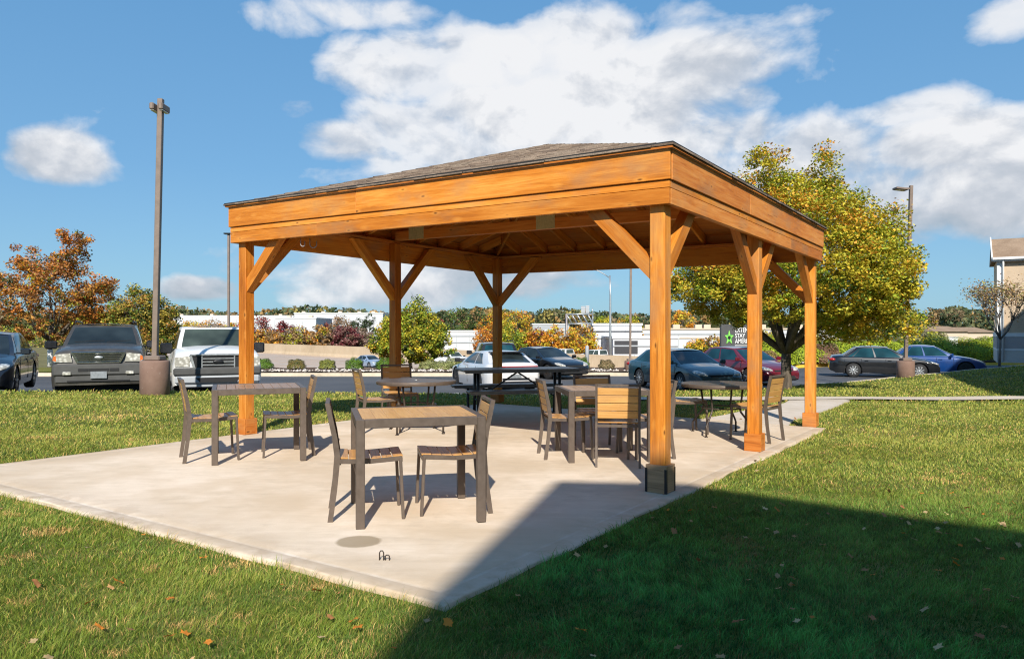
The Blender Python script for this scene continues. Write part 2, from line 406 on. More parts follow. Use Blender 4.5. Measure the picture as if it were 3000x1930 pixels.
# ============================================================ SETTING
def colgrid(name,xs,ya,yb,ts,zf,mat,skirt=None,kind='structure'):
    """sheet between y=ya(x) and y=yb(x), rows at fractions ts"""
    xs=np.array(xs,float); V=[];n=len(ts)
    for x in xs:
        a=float(ya(x)); b=float(yb(x))
        for t in ts:
            y=a+(b-a)*t; V.append((x,y,float(zf(x,y))))
    rows=n
    if skirt:
        V2=[]
        for i,x in enumerate(xs):
            colv=V[i*n:(i+1)*n]; l=colv[-1]; colv=colv+[(l[0],l[1]+skirt[0],l[2]-skirt[1])]; V2+=colv
        V=V2; rows=n+1
    Fq=[]
    for i in range(len(xs)-1):
        for j in range(rows-1): Fq.append((i*rows+j,(i+1)*rows+j,(i+1)*rows+j+1,i*rows+j+1))
    o=npmesh(name,V,Fq,mat,smooth=True); tag(o,kind=kind); return o
# lawn
lx=np.concatenate([np.arange(-60,-16,2.0),np.arange(-16,24,.35),np.arange(24,41,2.0)])
colgrid('lawn',lx,lambda x:-8.0,lambda x:yedge(x),np.linspace(0,1,70),lambda x,y:zlawn(x,y)-.012,M['lawn'],(.25,.6))
# asphalt
colgrid('parking_lot',np.concatenate([np.arange(-80,-20,4),np.arange(-20,24,1.0),np.arange(24,81,4)]),lambda x:yedge(x)-2.5,lambda x:yfar(x)+.1,np.linspace(0,1,30),zlot,M['asphalt'])
# terrain beyond
tt=np.concatenate([[0,.0005,.001,.0015,.002,.0025,.003,.004,.005,.006,.007,.008,.009,.010,.012,.015,.02,.03,.04,.06],np.linspace(.08,1,24)])
def zt2(x,y): return zter(x,y)-.01
colgrid('ground',np.concatenate([np.linspace(-1500,-90,30),np.arange(-80,81,2.0),np.linspace(90,1500,30)]),lambda x:yfar(x)+.02,lambda x:2200.0,tt,zt2,M['field'])
# planting bed and far verge
colgrid('planting_bed',np.arange(-13,13.1,.5),lambda x:yfar(x)+.16,lambda x:yfar(x)+5.2,np.linspace(0,1,10),lambda x,y:zter(x,y)+.03+.03*math.sin(x*3+y),M['mulch'])
colgrid('verge_grass',np.arange(-60,-12.9,1),lambda x:yfar(x)+.16,lambda x:yfar(x)+5.6,np.linspace(0,1,10),lambda x,y:zter(x,y)+.035,M['lawn'])
colgrid('planting_bed',np.arange(13,60.1,1),lambda x:yfar(x)+.16,lambda x:yfar(x)+12,np.linspace(0,1,12),lambda x,y:zter(x,y)+.03,M['mulch'])
def kerb(name,x0,x1,yf,zbase,mat,step=.5,w=.16,h=.15,gutter=.45):
    xs=np.arange(x0,x1+.01,step); vs=[];fs=[]
    for x in xs:
        y=float(yf(x)); zl=float(zlot(x,y)); vs+= [(x,y-gutter,zl+.006),(x,y,zl+.012),(x,y+.02,zl+h),(x,y+w,zl+h+.005),(x,y+w+.01,zl-.1)]
    for i in range(len(xs)-1):
        for j in range(4): fs.append((i*5+j,(i+1)*5+j,(i+1)*5+j+1,i*5+j+1))
    mb=MB(); mb.add(vs,fs); o=mb.build(name,mat); tag(o,kind='structure'); return o
kerb('kerb',-70,11.9,yfar,0,M['curbc'])
kerb('yellow_kerb',11.9,40,yfar,0,M['yellow'],.4)
# near kerb along the lawn on the right
xs=np.arange(7.2,26,.4); vs=[];fs=[]
for x in xs:
    y=float(yedge(x))+.27; z=float(zlawn(x,y-.3))-.005; vs+=[(x,y-.14,z-.02),(x,y-.13,z),(x,y+.01,z),(x,y+.03,z-.5)]
for i in range(len(xs)-1):
    for j in range(3): fs.append((i*4+j,(i+1)*4+j,(i+1)*4+j+1,i*4+j+1))
mb=MB(); mb.add(vs,fs); tag(mb.build('kerb',M['curbc']),kind='structure')
# parking bay lines
mb=MB()
hd=rad(-66); hv=(math.cos(hd),math.sin(hd))
for (x,y,l) in [(-3.6,20.5,5),(-.8,21.6,5),(1.9,22.8,5),(10.6,26.8,5.0),(13.4,29.5,5),(16.6,30.6,5),(19.6,31.5,5)]:
    hd2=hv if x<12 else (math.cos(rad(-22)),math.sin(rad(-22)))
    a=(x-hd2[0]*l/2,y-hd2[1]*l/2); b=(x+hd2[0]*l/2,y+hd2[1]*l/2); nx,ny=-hd2[1]*.06,hd2[0]*.06
    vs=[];n=8
    for i in range(n+1):
        t=i/n; X=a[0]+(b[0]-a[0])*t; Y=a[1]+(b[1]-a[1])*t
        for s in(-1,1): vs.append((X+nx*s,Y+ny*s,float(zlot(X+nx*s,Y+ny*s))+.012))
    mb.add(vs,[(2*i,2*i+2,2*i+3,2*i+1) for i in range(n)])
tag(mb.build('parking_lines',M['line']),kind='structure')
# highway (plane strips along dir (-.65,.76))
hdv=Vector((-.65,.76,0)).normalized(); hn=Vector((.76,.65,0)).normalized()
def hp(s,n,z): 
    p=hn*n+hdv*s; return (p.x,p.y,z)
mb=MB(); mb.add([hp(-30,36,-3.0),hp(900,36,-3.0),hp(900,84,-3.0),hp(-30,84,-3.0)],[(3,2,1,0)]); tag(mb.build('highway',M['hwy']),kind='structure')
mb=MB()
for n_ in (40.2,44,47.6,51.4,62.5,66,70):
    if n_ in(44,47.6,66):
        for k in range(0,60): mb.add([hp(-20+k*12,n_-.08,-2.99),hp(-17+k*12,n_-.08,-2.99),hp(-17+k*12,n_+.08,-2.99),hp(-20+k*12,n_+.08,-2.99)],[(3,2,1,0)])
    else: mb.add([hp(-30,n_-.1,-2.99),hp(800,n_-.1,-2.99),hp(800,n_+.1,-2.99),hp(-30,n_+.1,-2.99)],[(3,2,1,0)])
tag(mb.build('lane_lines',M['line']),kind='structure')
def barrier(n0,s0,s1,ztop,name,label):
    mb=MB(); s=s0
    while s<s1:
        e=min(s+6.08,s1); j=random.uniform(-.015,.015)
        prof=[(-.4,-3.02),(-.36,-2.85),(-.2,-2.5),(-.12,ztop),(.12,ztop),(.2,-2.5),(.4,-3.02)]
        vs=[hp(s,n0+p[0],p[1]+(j if p[1]==ztop else 0)) for p in prof]+[hp(e-.03,n0+p[0],p[1]+(j if p[1]==ztop else 0)) for p in prof]
        n=len(prof); mb.add(vs,[(i,i+1,n+i+1,n+i) for i in range(n-1)]+[tuple(range(n)),tuple(range(n,2*n))[::-1]]); s+=6.08
    return tag(mb.build(name,M['barrier']),label,'barrier')
barrier(57.3/1.0,-25,420,-1.2,'highway_barrier','long tan concrete wall running along the highway behind the bushes')
# ------------------------------------------------------------ slab and walks
SO=Vector((-.33,3.69)); SV=Vector((4.87,7.12))/8.63; SU=Vector((-5.01,3.14))/5.91
def slabpt(a,b): p=SO+SV*a+SU*b; return p
def slab():
    AA=[0,.015,.03,.125,.14,.155]+list(np.linspace(.25,8.38,90))+[8.475,8.49,8.505,8.6,8.615,8.63]; BB=[0,.015,.03,.125,.14,.155]+list(np.linspace(.25,5.66,60))+[5.755,5.77,5.785,5.88,5.895,5.91]
    na,nb=len(AA)-1,len(BB)-1; V=[];E=[]
    for i in range(na+1):
        for j in range(nb+1):
            a=AA[i]; b=BB[j]
            ed=min(a,8.63-a,b,5.91-b)
            w=0.012*math.sin(a*3.1+b*2)+.008*math.sin(a*9+b*7)
            aa=a+(w if i in(0,na) else 0); bb=b+(w if j in(0,nb) else 0)
            p=slabpt(aa,bb); z=-K*p.x+ (-.010 if ed<.001 else (-.002 if ed<.016 else (-.004 if abs(ed-.14)<.004 else 0)))
            V.append((p.x,p.y,z)); E.append(ed)
    F_=[(i*(nb+1)+j,(i+1)*(nb+1)+j,(i+1)*(nb+1)+j+1,i*(nb+1)+j+1) for i in range(na) for j in range(nb)]
    rim=[(i,0) for i in range(na+1)]+[(na,j) for j in range(1,nb+1)]+[(i,nb) for i in range(na-1,-1,-1)]+[(0,j) for j in range(nb-1,0,-1)]
    base=len(V); ids=[i*(nb+1)+j for i,j in rim]
    for k in ids: V.append((V[k][0],V[k][1],V[k][2]-.12)); E.append(0)
    n=len(ids)
    F_+=[(ids[k],base+k,base+(k+1)%n,ids[(k+1)%n]) for k in range(n)]
    o=npmesh('concrete_patio',V,F_,M['slab'],attrs={'edge':E}); tag(o,kind='structure')
slab()
PATH=[(3.02,11.78),(4.1,11.1),(4.5,11.95),(5.26,12.85),(6.1,14.1),(7.0,15.5),(7.0,15.95),(5.9,15.8),(5.4,14.85),(4.4,13.5),(3.53,12.4)]
def flatpoly(name,poly,mat,dz=.0,th=.1):
    mb=MB(); n=len(poly)
    vs=[(x,y,float(zlawn(x,y))+.014+dz) for x,y in poly]; vs+=[(x,y,z-th) for x,y,z in vs]
    mb.add(vs,[tuple(range(n))]+[(i,(i+1)%n,n+(i+1)%n,n+i)[::-1] for i in range(n)])
    return tag(mb.build(name,mat),kind='structure')
flatpoly('path',PATH,M['walk'])
def ysw(x): return 15.02+.165*(x-2.7)
sws=list(np.arange(1.2,19,.8)); SW=[(x,ysw(x)) for x in sws]+[(x,ysw(x)+.85) for x in sws[::-1]]
colgrid('sidewalk',sws,lambda x:ysw(x),lambda x:ysw(x)+.85,[0,.5,1],lambda x,y:float(zlawn(x,y))+.024,M['walk'])
# ------------------------------------------------------------ gazebo
GA=math.atan2(.8275,.5615); GO=Vector((1.304,6.2,0)); GW=5.907; GL=5.824
gz=thing('gazebo','open timber pavilion with stained orange posts and brown shingled hip roof','gazebo',(GO.x,GO.y,-K*GO.x),GA)
cg,sg=math.cos(GA),math.sin(GA)
def shear(p): # local -> local with floor slope
    return (p[0],p[1],p[2]-K*(p[0]*cg-p[1]*sg))
ZB,ZS1,ZS2,ZT=2.424,2.557,2.619,2.899
def gb(mb,name,mats,parent=None): mb.xform(shear); return mb.build(name,mats,parent or gz)
PS=.138; SW_=.19
post_xy={'A':(0,0),'B':(2.75,0),'C':(GL,0),'D':(0,GW),'E':(2.75,GW),'F':(GL,GW)}
def pcen(k):
    x,y=post_xy[k]; ins=.044+SW_/2
    if k in'AD': cx=ins
    elif k in 'BE': cx=ins+2.75
    else: cx=GL-ins
    cy=ins if k in 'ABC' else GW-ins
    return cx,cy
for k in 'ABCDEF':
    cx,cy=pcen(k); mb=MB(); top=2.70 if k!='x' else 2.7
    mb.box((cx,cy,top/2),(PS,PS,top),None,0,2,.008)
    p=gb(mb,'post',M['cedar'])
    hgt={'A':.235}.get(k,.2)
    mb=MB(); h=hgt; t=(SW_-PS)/2
    # four boards wrapped around the foot
    for sx,sy in((1,0),(-1,0),(0,1),(0,-1)):
        if sx: mb.box((cx+sx*(SW_/2-t/2),cy,h/2),(t-.001,SW_,h),None,0,1,.004)
        else: mb.box((cx,cy+sy*(SW_/2-t/2),h/2),(SW_-2*t-.002,t-.001,h-.004),None,0,0,.004)
    s=gb(mb,'post_foot',M['cedar_b'] if k!='A' else None,p) if k!='A' else gb(mb,'post_foot',M['foot'],p)
    if k=='A':
        for sx in(-1,1):
            for sy in(-1,1):
                a=SW_/2+.003; b=SW_/2-.018; c=SW_/2-.004
                pl=[(a,a),(b,a),(b,c),(c,c),(c,b),(a,b)]; pl=[(cx+sx*q[0],cy+sy*q[1]) for q in pl]
                if sx*sy<0: pl=pl[::-1]
                mb=MB(); mb.prism(pl,.003,h-.03); gb(mb,'corner_strap',M['blackmetal'],p)
    # knee braces
    dirs={'A':[(1,0),(0,1)],'B':[(1,0),(-1,0)],'C':[(-1,0),(0,1)],'D':[(1,0),(0,-1)],'E':[(1,0),(-1,0)],'F':[(-1,0),(0,-1)]}[k]
    for dx,dy in dirs:
        w=.125; th=.095; z0=1.80; r=PS/2
        # parallelogram with vertical lower cut against the post and horizontal upper cut at the plate
        zt=2.69; run=zt-z0
        v=w*math.sqrt(2)
        prof=[(r-.002,z0),(r-.002,z0+v),(r-.002+run-v,zt),(r-.002+run,zt)]
        mb=MB(); vs=[]; off=random.uniform(0,30); g=[]
        for s_ in(-th/2,th/2):
            for (q,z) in prof:
                vs.append((cx+dx*q+dy*s_,cy+dy*q+dx*s_,z)); g.append(((q+z)*.7+off,(z-q)*.7,s_+off))
        fs=[(0,1,2,3),(7,6,5,4),(0,4,5,1),(1,5,6,2),(2,6,7,3),(3,7,4,0)]
        if dx+dy>0: fs=[f[::-1] for f in fs] if dx else fs
        elif dy: fs=[f[::-1] for f in fs]
        mb.add(vs,fs,0,g); b_=gb(mb,'knee_brace',M['cedar'])
# fascia boards: side 0 = x'=0 (A-D), side 1 = y'=0 (A-C), 2 = y'=GW, 3 = x'=GL
def side_box(mb,side,s0,s1,z0,z1,o0,o1,bev=.003):
    """board along a side from s0 to s1; o0..o1 distance inward from the outer face"""
    c=(s0+s1)/2; l=s1-s0; o=(o0+o1)/2; t=o1-o0
    if side==0: mb.box((o,c,(z0+z1)/2),(t,l,z1-z0),None,0,1,bev)
    if side==3: mb.box((GL-o,c,(z0+z1)/2),(t,l,z1-z0),None,0,1,bev)
    if side==1: mb.box((c,o,(z0+z1)/2),(l,t,z1-z0),None,0,0,bev)
    if side==2: mb.box((c,GW-o,(z0+z1)/2),(l,t,z1-z0),None,0,0,bev)
def fascia(side,s0,s1,z0,z1,o0,o1,mat):
    mb=MB(); side_box(mb,side,s0,s1,z0,z1,o0,o1); return gb(mb,'fascia_board',mat)
for side in (0,1,2,3):
    Ls=GW if side in(0,3) else GL
    e=0.0 if side in(0,3) else .036   # side 0/3 boards run past the corner
    e2=-.014 if side in(0,3) else .022
    if side==0: joints=[3.645]; j2=[4.3]
    elif side==1: joints=[2.2]; j2=[4.0]
    else: joints=[2.9]; j2=[3.4]
    pts=[e2]+joints+[Ls-e2]
    for a,b in zip(pts[:-1],pts[1:]): fascia(side,a+.0015,b-.0015,ZS2+.006,ZT,-.018,.0175,M['cedar'] if side!=1 else M['cedar_b'])
    pts=[e]+j2+[Ls-e]
    fascia(side,e,Ls-e,ZS1+.003,ZS2+.001,0,.035,M['cedar'])
    for a,b in zip(pts[:-1],pts[1:]): fascia(side,a+.0015,b-.0015,ZB,ZS1,0,.035,M['cedar'] if side!=1 else M['cedar_b'])
    # ring beam behind and plate on top
    mb=MB(); ee=.036 if side in(0,3) else .076
    side_box(mb,side,ee,Ls-ee,ZB+.006,2.705,.036,.073); gb(mb,'ring_beam',M['cedar_in'])
    mb=MB(); ee=.036 if side in(0,3) else .178
    side_box(mb,side,ee,Ls-ee,2.7055,2.743,.0365,.176); gb(mb,'wall_plate',M['cedar_b'])
    mb=MB(); ee=-.03 if side in(0,3) else -.0295
    side_box(mb,side,ee,Ls-ee,ZT-.026,ZT+.002,-.034,-.0185,0); 
    gb(mb,'drip_edge',M['drip'])
# roof planes
RISE=.985; APX=(GL/2,GW/2,ZT+.012+RISE); OV=.045
Ez=ZT+.012-.02
corners=[(-OV,-OV,Ez),(GL+OV,-OV,Ez),(GL+OV,GW+OV,Ez),(-OV,GW+OV,Ez)]
mb=MB(); th=.016
vs=[];g=[]
for q in range(4):
    a=Vector(corners[q]);b=Vector(corners[(q+1)%4]);c=Vector(APX)
    for k_,s_ in((0,0),(1,-th)):
        pass
    o=len(mb.v)
    top=[a,b,c]; bot=[p-Vector((0,0,th)) for p in top]
    al=(b-a).normalized(); nrm=(b-a).cross(c-a).normalized(); up=nrm.cross(al)
    gg=[((p-a).dot(al)+q*20,(p-a).dot(up),0) for p in top+bot]
    mb.add(top+bot,[(0,1,2),(5,4,3),(0,3,4,1)],0,gg)
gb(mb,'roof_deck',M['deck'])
# shingles, geometry courses
def shingles(corners,apx,course=.14,tab=.24,name='shingle_roof',parent=None,fn=None,lift=.006,seed=3,cols=((.17,.12,.085),(.21,.155,.115),(.145,.105,.08),(.235,.18,.135)),mat=None,lo=1.0):
    rs=random.Random(seed); V=[];Fq=[];C=[]
    for q in range(4):
        a=Vector(corners[q]);b=Vector(corners[(q+1)%4]);c=Vector(apx)
        al=(b-a).normalized(); nrm=(b-a).cross(c-a).normalized(); up=nrm.cross(al)
        H=(c-a).dot(up); W=(b-a).length; xc=(c-a).dot(al)
        n=int(H/course)+1
        for r in range(n):
            h0=r*course; h1=min(h0+course*1.35,H)
            if h0>=H-.02: break
            xl=xc*h0/H; xr=W-(W-xc)*h0/H
            x=xl-rs.uniform(0,tab)
            while x<xr:
                w=tab*rs.uniform(.55,1.25); x0=max(x,xl); x1=min(x+w,xr); x+=w
                if x1-x0<.02: continue
                l=lift*rs.uniform(.7,1.6); dh=rs.uniform(-.007,.005)
                lo0=h0+dh
                f1=h1/H
                def cl(xx): return min(max(xx,xc*f1),W-(W-xc)*f1)
                # top edge follows the hips
                P=[a+al*x0+up*lo0+nrm*(l+.006),a+al*x1+up*lo0+nrm*(l+.006),a+al*cl(x1)+up*h1+nrm*.003,a+al*cl(x0)+up*h1+nrm*.003,
                   a+al*x0+up*lo0+nrm*(-.002),a+al*x1+up*lo0+nrm*(-.002)]
                if fn: P=[Vector(fn(p)) for p in P]
                o=len(V); V+=[tuple(p) for p in P]; Fq+=[(o,o+1,o+2,o+3),(o+4,o+5,o+1,o)]
                cc=rs.choice(cols); k=rs.uniform(.85,1.15); C+=[tuple(v*k for v in cc)]*6
    o=npmesh(name,V,Fq,mat or M['shingle'],col=np.array(C),parent=parent); return o
cs=[(x,y,z+.006) for x,y,z in [(-OV-.012,-OV-.012,Ez),(GL+OV+.012,-OV-.012,Ez),(GL+OV+.012,GW+OV+.012,Ez),(-OV-.012,GW+OV+.012,Ez)]]
shingles(cs,(APX[0],APX[1],APX[2]+.01),parent=gz,fn=shear)
# starter strip (dark edge)
mb=MB()
for side in range(4):
    Ls=GW if side in(0,3) else GL
    ee=-OV-.008
    side_box(mb,side,ee if side in(0,3) else ee+.03,Ls-(ee if side in(0,3) else ee+.03),ZT+.003,ZT+.026,-OV-.008,-.01,0)
gb(mb,'starter_strip',M['rubber'])
# rafters
def rafter(p,q,w=.038,d=.14,name='rafter',mat='cedar_in'):
    p=Vector(p);q=Vector(q); mb=MB(); vs=[];g=[]; h=(q-p); h2=Vector((h.x,h.y,0)).normalized(); s=Vector((-h2.y,h2.x,0))*w/2; off=random.uniform(0,30)
    for sg_ in(-1,1):
        for (pt,dz) in((p,0),(q,0),(q,-d),(p,-d)):
            vv=pt+s*sg_+Vector((0,0,dz)); vs.append(vv); g.append(((pt-p).length+off,dz,s.length*sg_+off))
    mb.add(vs,[(0,1,2,3),(7,6,5,4),(0,4,5,1),(1,5,6,2),(2,6,7,3),(3,7,4,0)],0,g); return gb(mb,name,M[mat])
zu=Ez-th-.003   # deck underside at the eave
cxm,cym=GL/2,GW/2
def dz_in(s,half): return zu+RISE*(s+OV)/(half+OV)+.0
apz=APX[2]-th-.012
for (cx_,cy_) in((0,0),(GL,0),(GL,GW),(0,GW)):
    f=.1; p=(cx_+(cxm-cx_)*f/2.9*1.0,cy_+(cym-cy_)*f/2.9,dz_in(.1,cxm)-.004); rafter(p,(cxm-(cxm-cx_)*.008,cym-(cym-cy_)*.008,apz),.04,.17,'hip_rafter')
for side in range(4):
    Ls=GW if side in(0,3) else GL; half=(GL if side in(0,3) else GW)/2
    n=10
    for i in range(1,n):
        s=Ls*i/n; run=min(s,Ls-s)*half/(Ls/2)-.05
        if run<.25: continue
        a=.05; p=[s,a]; q=[s,run]
        def mp(s,o): return {0:(o,s),3:(GL-o,s),1:(s,o),2:(s,GW-o)}[side]
        pa=mp(s,a); qa=mp(s,run); rafter((*pa,dz_in(a,half)),(*qa,dz_in(run,half)),mat='cedar')
# tie beam between the middle posts with nail plates and king post
xm=pcen('B')[0]
mb=MB(); mb.box((xm,GW/2,2.815),(.09,GW-.36,.14),None,0,1,.004); gb(mb,'tie_beam',M['cedar_b'])
mb=MB(); mb.box((xm+.1,GW/2,(2.886+apz-.14)/2),(.09,.09,apz-.14-2.886),None,0,2,.004); gb(mb,'king_post',M['cedar_in'])
for yy in(GW/2+.0,GW-.62,.62):
    mb=MB(); mb.box((xm-.049,yy,2.84),(.006,.30,.19));
    for i in range(8): mb.box((xm-.053,yy-.13+i*.037,2.84),(.003,.008,.18))
    gb(mb,'nail_plate',M['galvplate'])
# hooks hanging under the left fascia beam
hk=thing('hanging_hooks','pair of small pale hooks hanging below the front beam of the pavilion','hook')
def gw(x,y,z): 
    return Vector((GO.x+x*cg-y*sg,GO.y+x*sg+y*cg,z-K*(GO.x+x*cg-y*sg)))
hb=gw(.12,4.62,2.42); hk.location=hb
for i,(dx,w) in enumerate(((-.06,.025),(.05,.04))):
    mb=MB(); pts=[(dx,0,0)]+[(dx+w-w*math.cos(t),0,-.07-w*math.sin(t)) for t in np.linspace(0,math.pi,9)]+[(dx+2*w,0,-.03)]
    mb.tube(pts,.006,6); mb.build('hook',M['drip'],hk)
# anchor bracket in the slab near the corner
ab=thing('floor_anchor','small rusty metal loop anchor standing in the patio concrete near its front corner','anchor',(-.745,4.40,K*.745))
for dx,w,h in((-.022,.012,.055),(.012,.012,.03)):
    mb=MB(); mb.tube([(dx-w,0,0),(dx-w,0,h*.8),(dx-w*.5,0,h),(dx+w*.5,0,h),(dx+w,0,h*.8),(dx+w,0,0)],.004,6); mb.build('loop',M['bronze_d'],ab)
# ============================================================ FURNITURE
def make_chair(label,loc,rz,group,teak='teak'):
    t=thing('patio_chair',label,'chair',loc,rz,group)
    fm=M['bronze']; W=.225
    for s in(-1,1):
        # front leg (+x is the facing direction)
        mb=MB(); mb.bar((.245,s*(W-.012),0),(.225,s*(W-.012),.43),.022,.036,(0,1,0),bev=.003); mb.build('leg',fm,t)
        mb=MB(); pts=[(-.265,0),(-.235,.22),(-.215,.45),(-.235,.60),(-.285,.835)]
        vs=[];g=[];fs=[]
        wd=[.036,.036,.04,.036,.032]
        for i,(x,z) in enumerate(pts):
            for dx in(-1,1):
                for dy in(-1,1): vs.append((x+dx*wd[i]/2,s*(W-.011)+dy*.011,z)); g.append((z,x,dy*.011))
        for i in range(4):
            b=i*4; n=b+4
            fs+=[(b,b+1,n+1,n),(b+3,b+2,n+2,n+3),(b+2,b,n,n+2),(b+1,b+3,n+3,n+1)]
        fs+=[(0,2,3,1),(16,17,19,18)]
        mb.add(vs,fs,0,g); mb.build('leg',fm,t)
    mb=MB()
    for s in(-1,1): 
        mb.bar((-.215,s*(W-.012),.425),(0,s*(W-.012),.417),.021,.032,bev=.002); mb.bar((0,s*(W-.012),.417),(.236,s*(W-.012),.432),.021,.032,bev=.002)
    mb.bar((.23,-W+.023,.42),(.23,W-.023,.42),.022,.03); mb.bar((-.2,-W+.023,.41),(-.2,W-.023,.41),.02,.026)
    mb.build('seat_frame',fm,t)
    mb=MB()
    for i in range(6):
        x=-.175+i*.0765; z=.447-.016*math.sin(math.pi*(x+.2)/.42)
        mb.box((x,0,z),(.070,2*W-.05,.012),Matrix.Rotation(.05*math.cos(math.pi*(x+.2)/.42),3,'Y'),0,1,.002)
    mb.build('seat',M[teak],t)
    mb=MB()
    for i in range(4):
        z=.525+i*.0785; x=-.222-(z-.5)*.17
        mb.box((x,0,z),(.012,2*W-.046,.073),Matrix.Rotation(-.19,3,'Y'),0,1,.002)
    mb.build('backrest',M[teak],t)
    mb=MB(); mb.bar((-.283,-W+.022,.822),(-.283,W-.022,.822),.03,.026,bev=.003); mb.build('top_rail',fm,t)
    return t
GC='slatted patio chairs around the tables under the pavilion'
def cz(x): return -K*x
CH_=[ # x,y,angle deg,label
 (-1.066,5.517,13,'slatted chair at the left end of the nearest square table, facing right'),
 (-.464,5.71,192,'slatted chair at the right end of the nearest square table, facing left'),
 (-3.115,7.73,28,'slatted chair at the far left, left side of the left square table'),
 (-2.43,8.075,200,'slatted chair on the right side of the left square table, beside the left post'),
 (.585,8.12,8,'slatted chair at the left side of the square table under the middle of the roof'),
 (1.084,7.72,84,'slatted chair with its back to the camera beside the near post'),
 (.985,8.66,277,'slatted chair facing the camera on the far side of the middle square table'),
 (1.445,8.19,188,'slatted chair mostly hidden behind the near right post'),
 (-1.78,9.9,24,'slatted chair at the left of the left round table'),
 (-1.62,10.8,290,'slatted chair facing the camera behind the left round table, in front of the rear post'),
 (2.34,10.15,6,'slatted chair half hidden behind the near post, left of the right round table'),
 (3.11,9.53,138,'slatted chair at the right round table between the middle and right posts'),
]
c0=None
for i,(x,y,a,lab) in enumerate(CH_):
    if c0 is None: c0=make_chair(lab,(x,y,cz(x)),rad(a),GC)
    else: dup(c0,(x,y,cz(x)),rad(a),lab)
def make_table(label,c,ang,teak,group,w=.90,d=.83,gap=.004):
    t=thing('square_table',label,'table',(c[0],c[1],cz(c[0])),ang,group); H=.745; lg=.06
    for sx in(-1,1):
        for sy in(-1,1):
            mb=MB(); mb.box((sx*(w/2-lg/2),sy*(d/2-lg/2),(H-.001)/2),(lg,lg,H-.001),None,0,2,.004); mb.build('leg',M['bronze'],t)
    mb=MB()
    for sy in(-1,1): mb.box((0,sy*(d/2-.0225),H-.03),(w-2*lg,.045,.058),None,0,0,.003)
    for sx in(-1,1): mb.box((sx*(w/2-.0225),0,H-.03),(.045,d-2*lg,.058),None,0,1,.003)
    mb.build('apron',M['bronze'],t)
    mb=MB(); n=9; wi=w-.094
    for i in range(n):
        ww=wi/n; mb.box((-wi/2+ww*(i+.5),0,H-.011),(ww-gap,d-.094,.016),None,0,1,.0015)
    mb.build('tabletop',M[teak],t); return t
GT='square slat topped tables on the patio'
def ctr(nl,ang,w=.90,d=.83): 
    a=rad(ang); return (nl[0]+w/2*math.cos(a)-d/2*math.sin(a),nl[1]+w/2*math.sin(a)+d/2*math.cos(a))
make_table('nearest square table with smooth orange brown top',ctr((-1.054,5.055),14.5),rad(14.5),'teak',GT,gap=.0015)
make_table('square slatted table on the left side of the patio in front of the left post',ctr((-2.94,7.32),21),rad(21),'teak_w',GT)
make_table('square slatted table in the middle surrounded by four chairs',ctr((.586,7.69),7),rad(7),'teak_w',GT)
def round_table(label,c,ang,group):
    t=thing('round_table',label,'table',(c[0],c[1],cz(c[0])),ang,group); r=.525;H=.69
    mb=MB(); mb.lathe([(.02,H-.012),(r-.03,H-.010),(r-.004,H-.006),(r,H-.018),(r,H-.048),(r-.008,H-.055),(r-.02,H-.05),(r-.022,H-.03),(.02,H-.028)],48); mb.build('tabletop',M['bronze'],t)
    mb=MB(); mb.lathe([(.028,H-.011),(.03,H-.004),(.012,H-.002)],16); mb.build('umbrella_hole_cap',M['galv'],t)
    for k in range(4):
        a=math.pi/4+k*math.pi/2; c_,s_=math.cos(a),math.sin(a)
        prof=[(.30,H-.03),(.285,.5),(.26,.37),(.27,.32),(.40,.17),(.425,.13),(.425,.0)]
        mb=MB(); mb.tube([(q*c_,q*s_,z) for q,z in prof],.0135,8); 
        mb.lathe([(.022,0),(.022,.012)],10,(.425*c_,.425*s_,0)); mb.build('leg',M['bronze_d'],t)
    mb=MB(); mb.tube([(.262*math.cos(u),.262*math.sin(u),.36) for u in np.linspace(0,2*math.pi,28,endpoint=False)],.010,6,0,True)
    mb.build('brace_ring',M['bronze_d'],t)
    mb=MB()
    for rr in(.12,.2,.3,.4): mb.tube([(rr*math.cos(u),rr*math.sin(u),H-.04) for u in np.linspace(0,2*math.pi,28,endpoint=False)],.008,5,0,True)
    mb.build('under_frame',M['bronze_d'],t)
    return t
GR='round metal tables at the back of the patio'
round_table('round brown metal table on the left near the rear post',(-1.27,9.93),.3,GR)
round_table('round brown metal table on the right seen between the near and middle posts',(2.8,10.0),.05,GR)
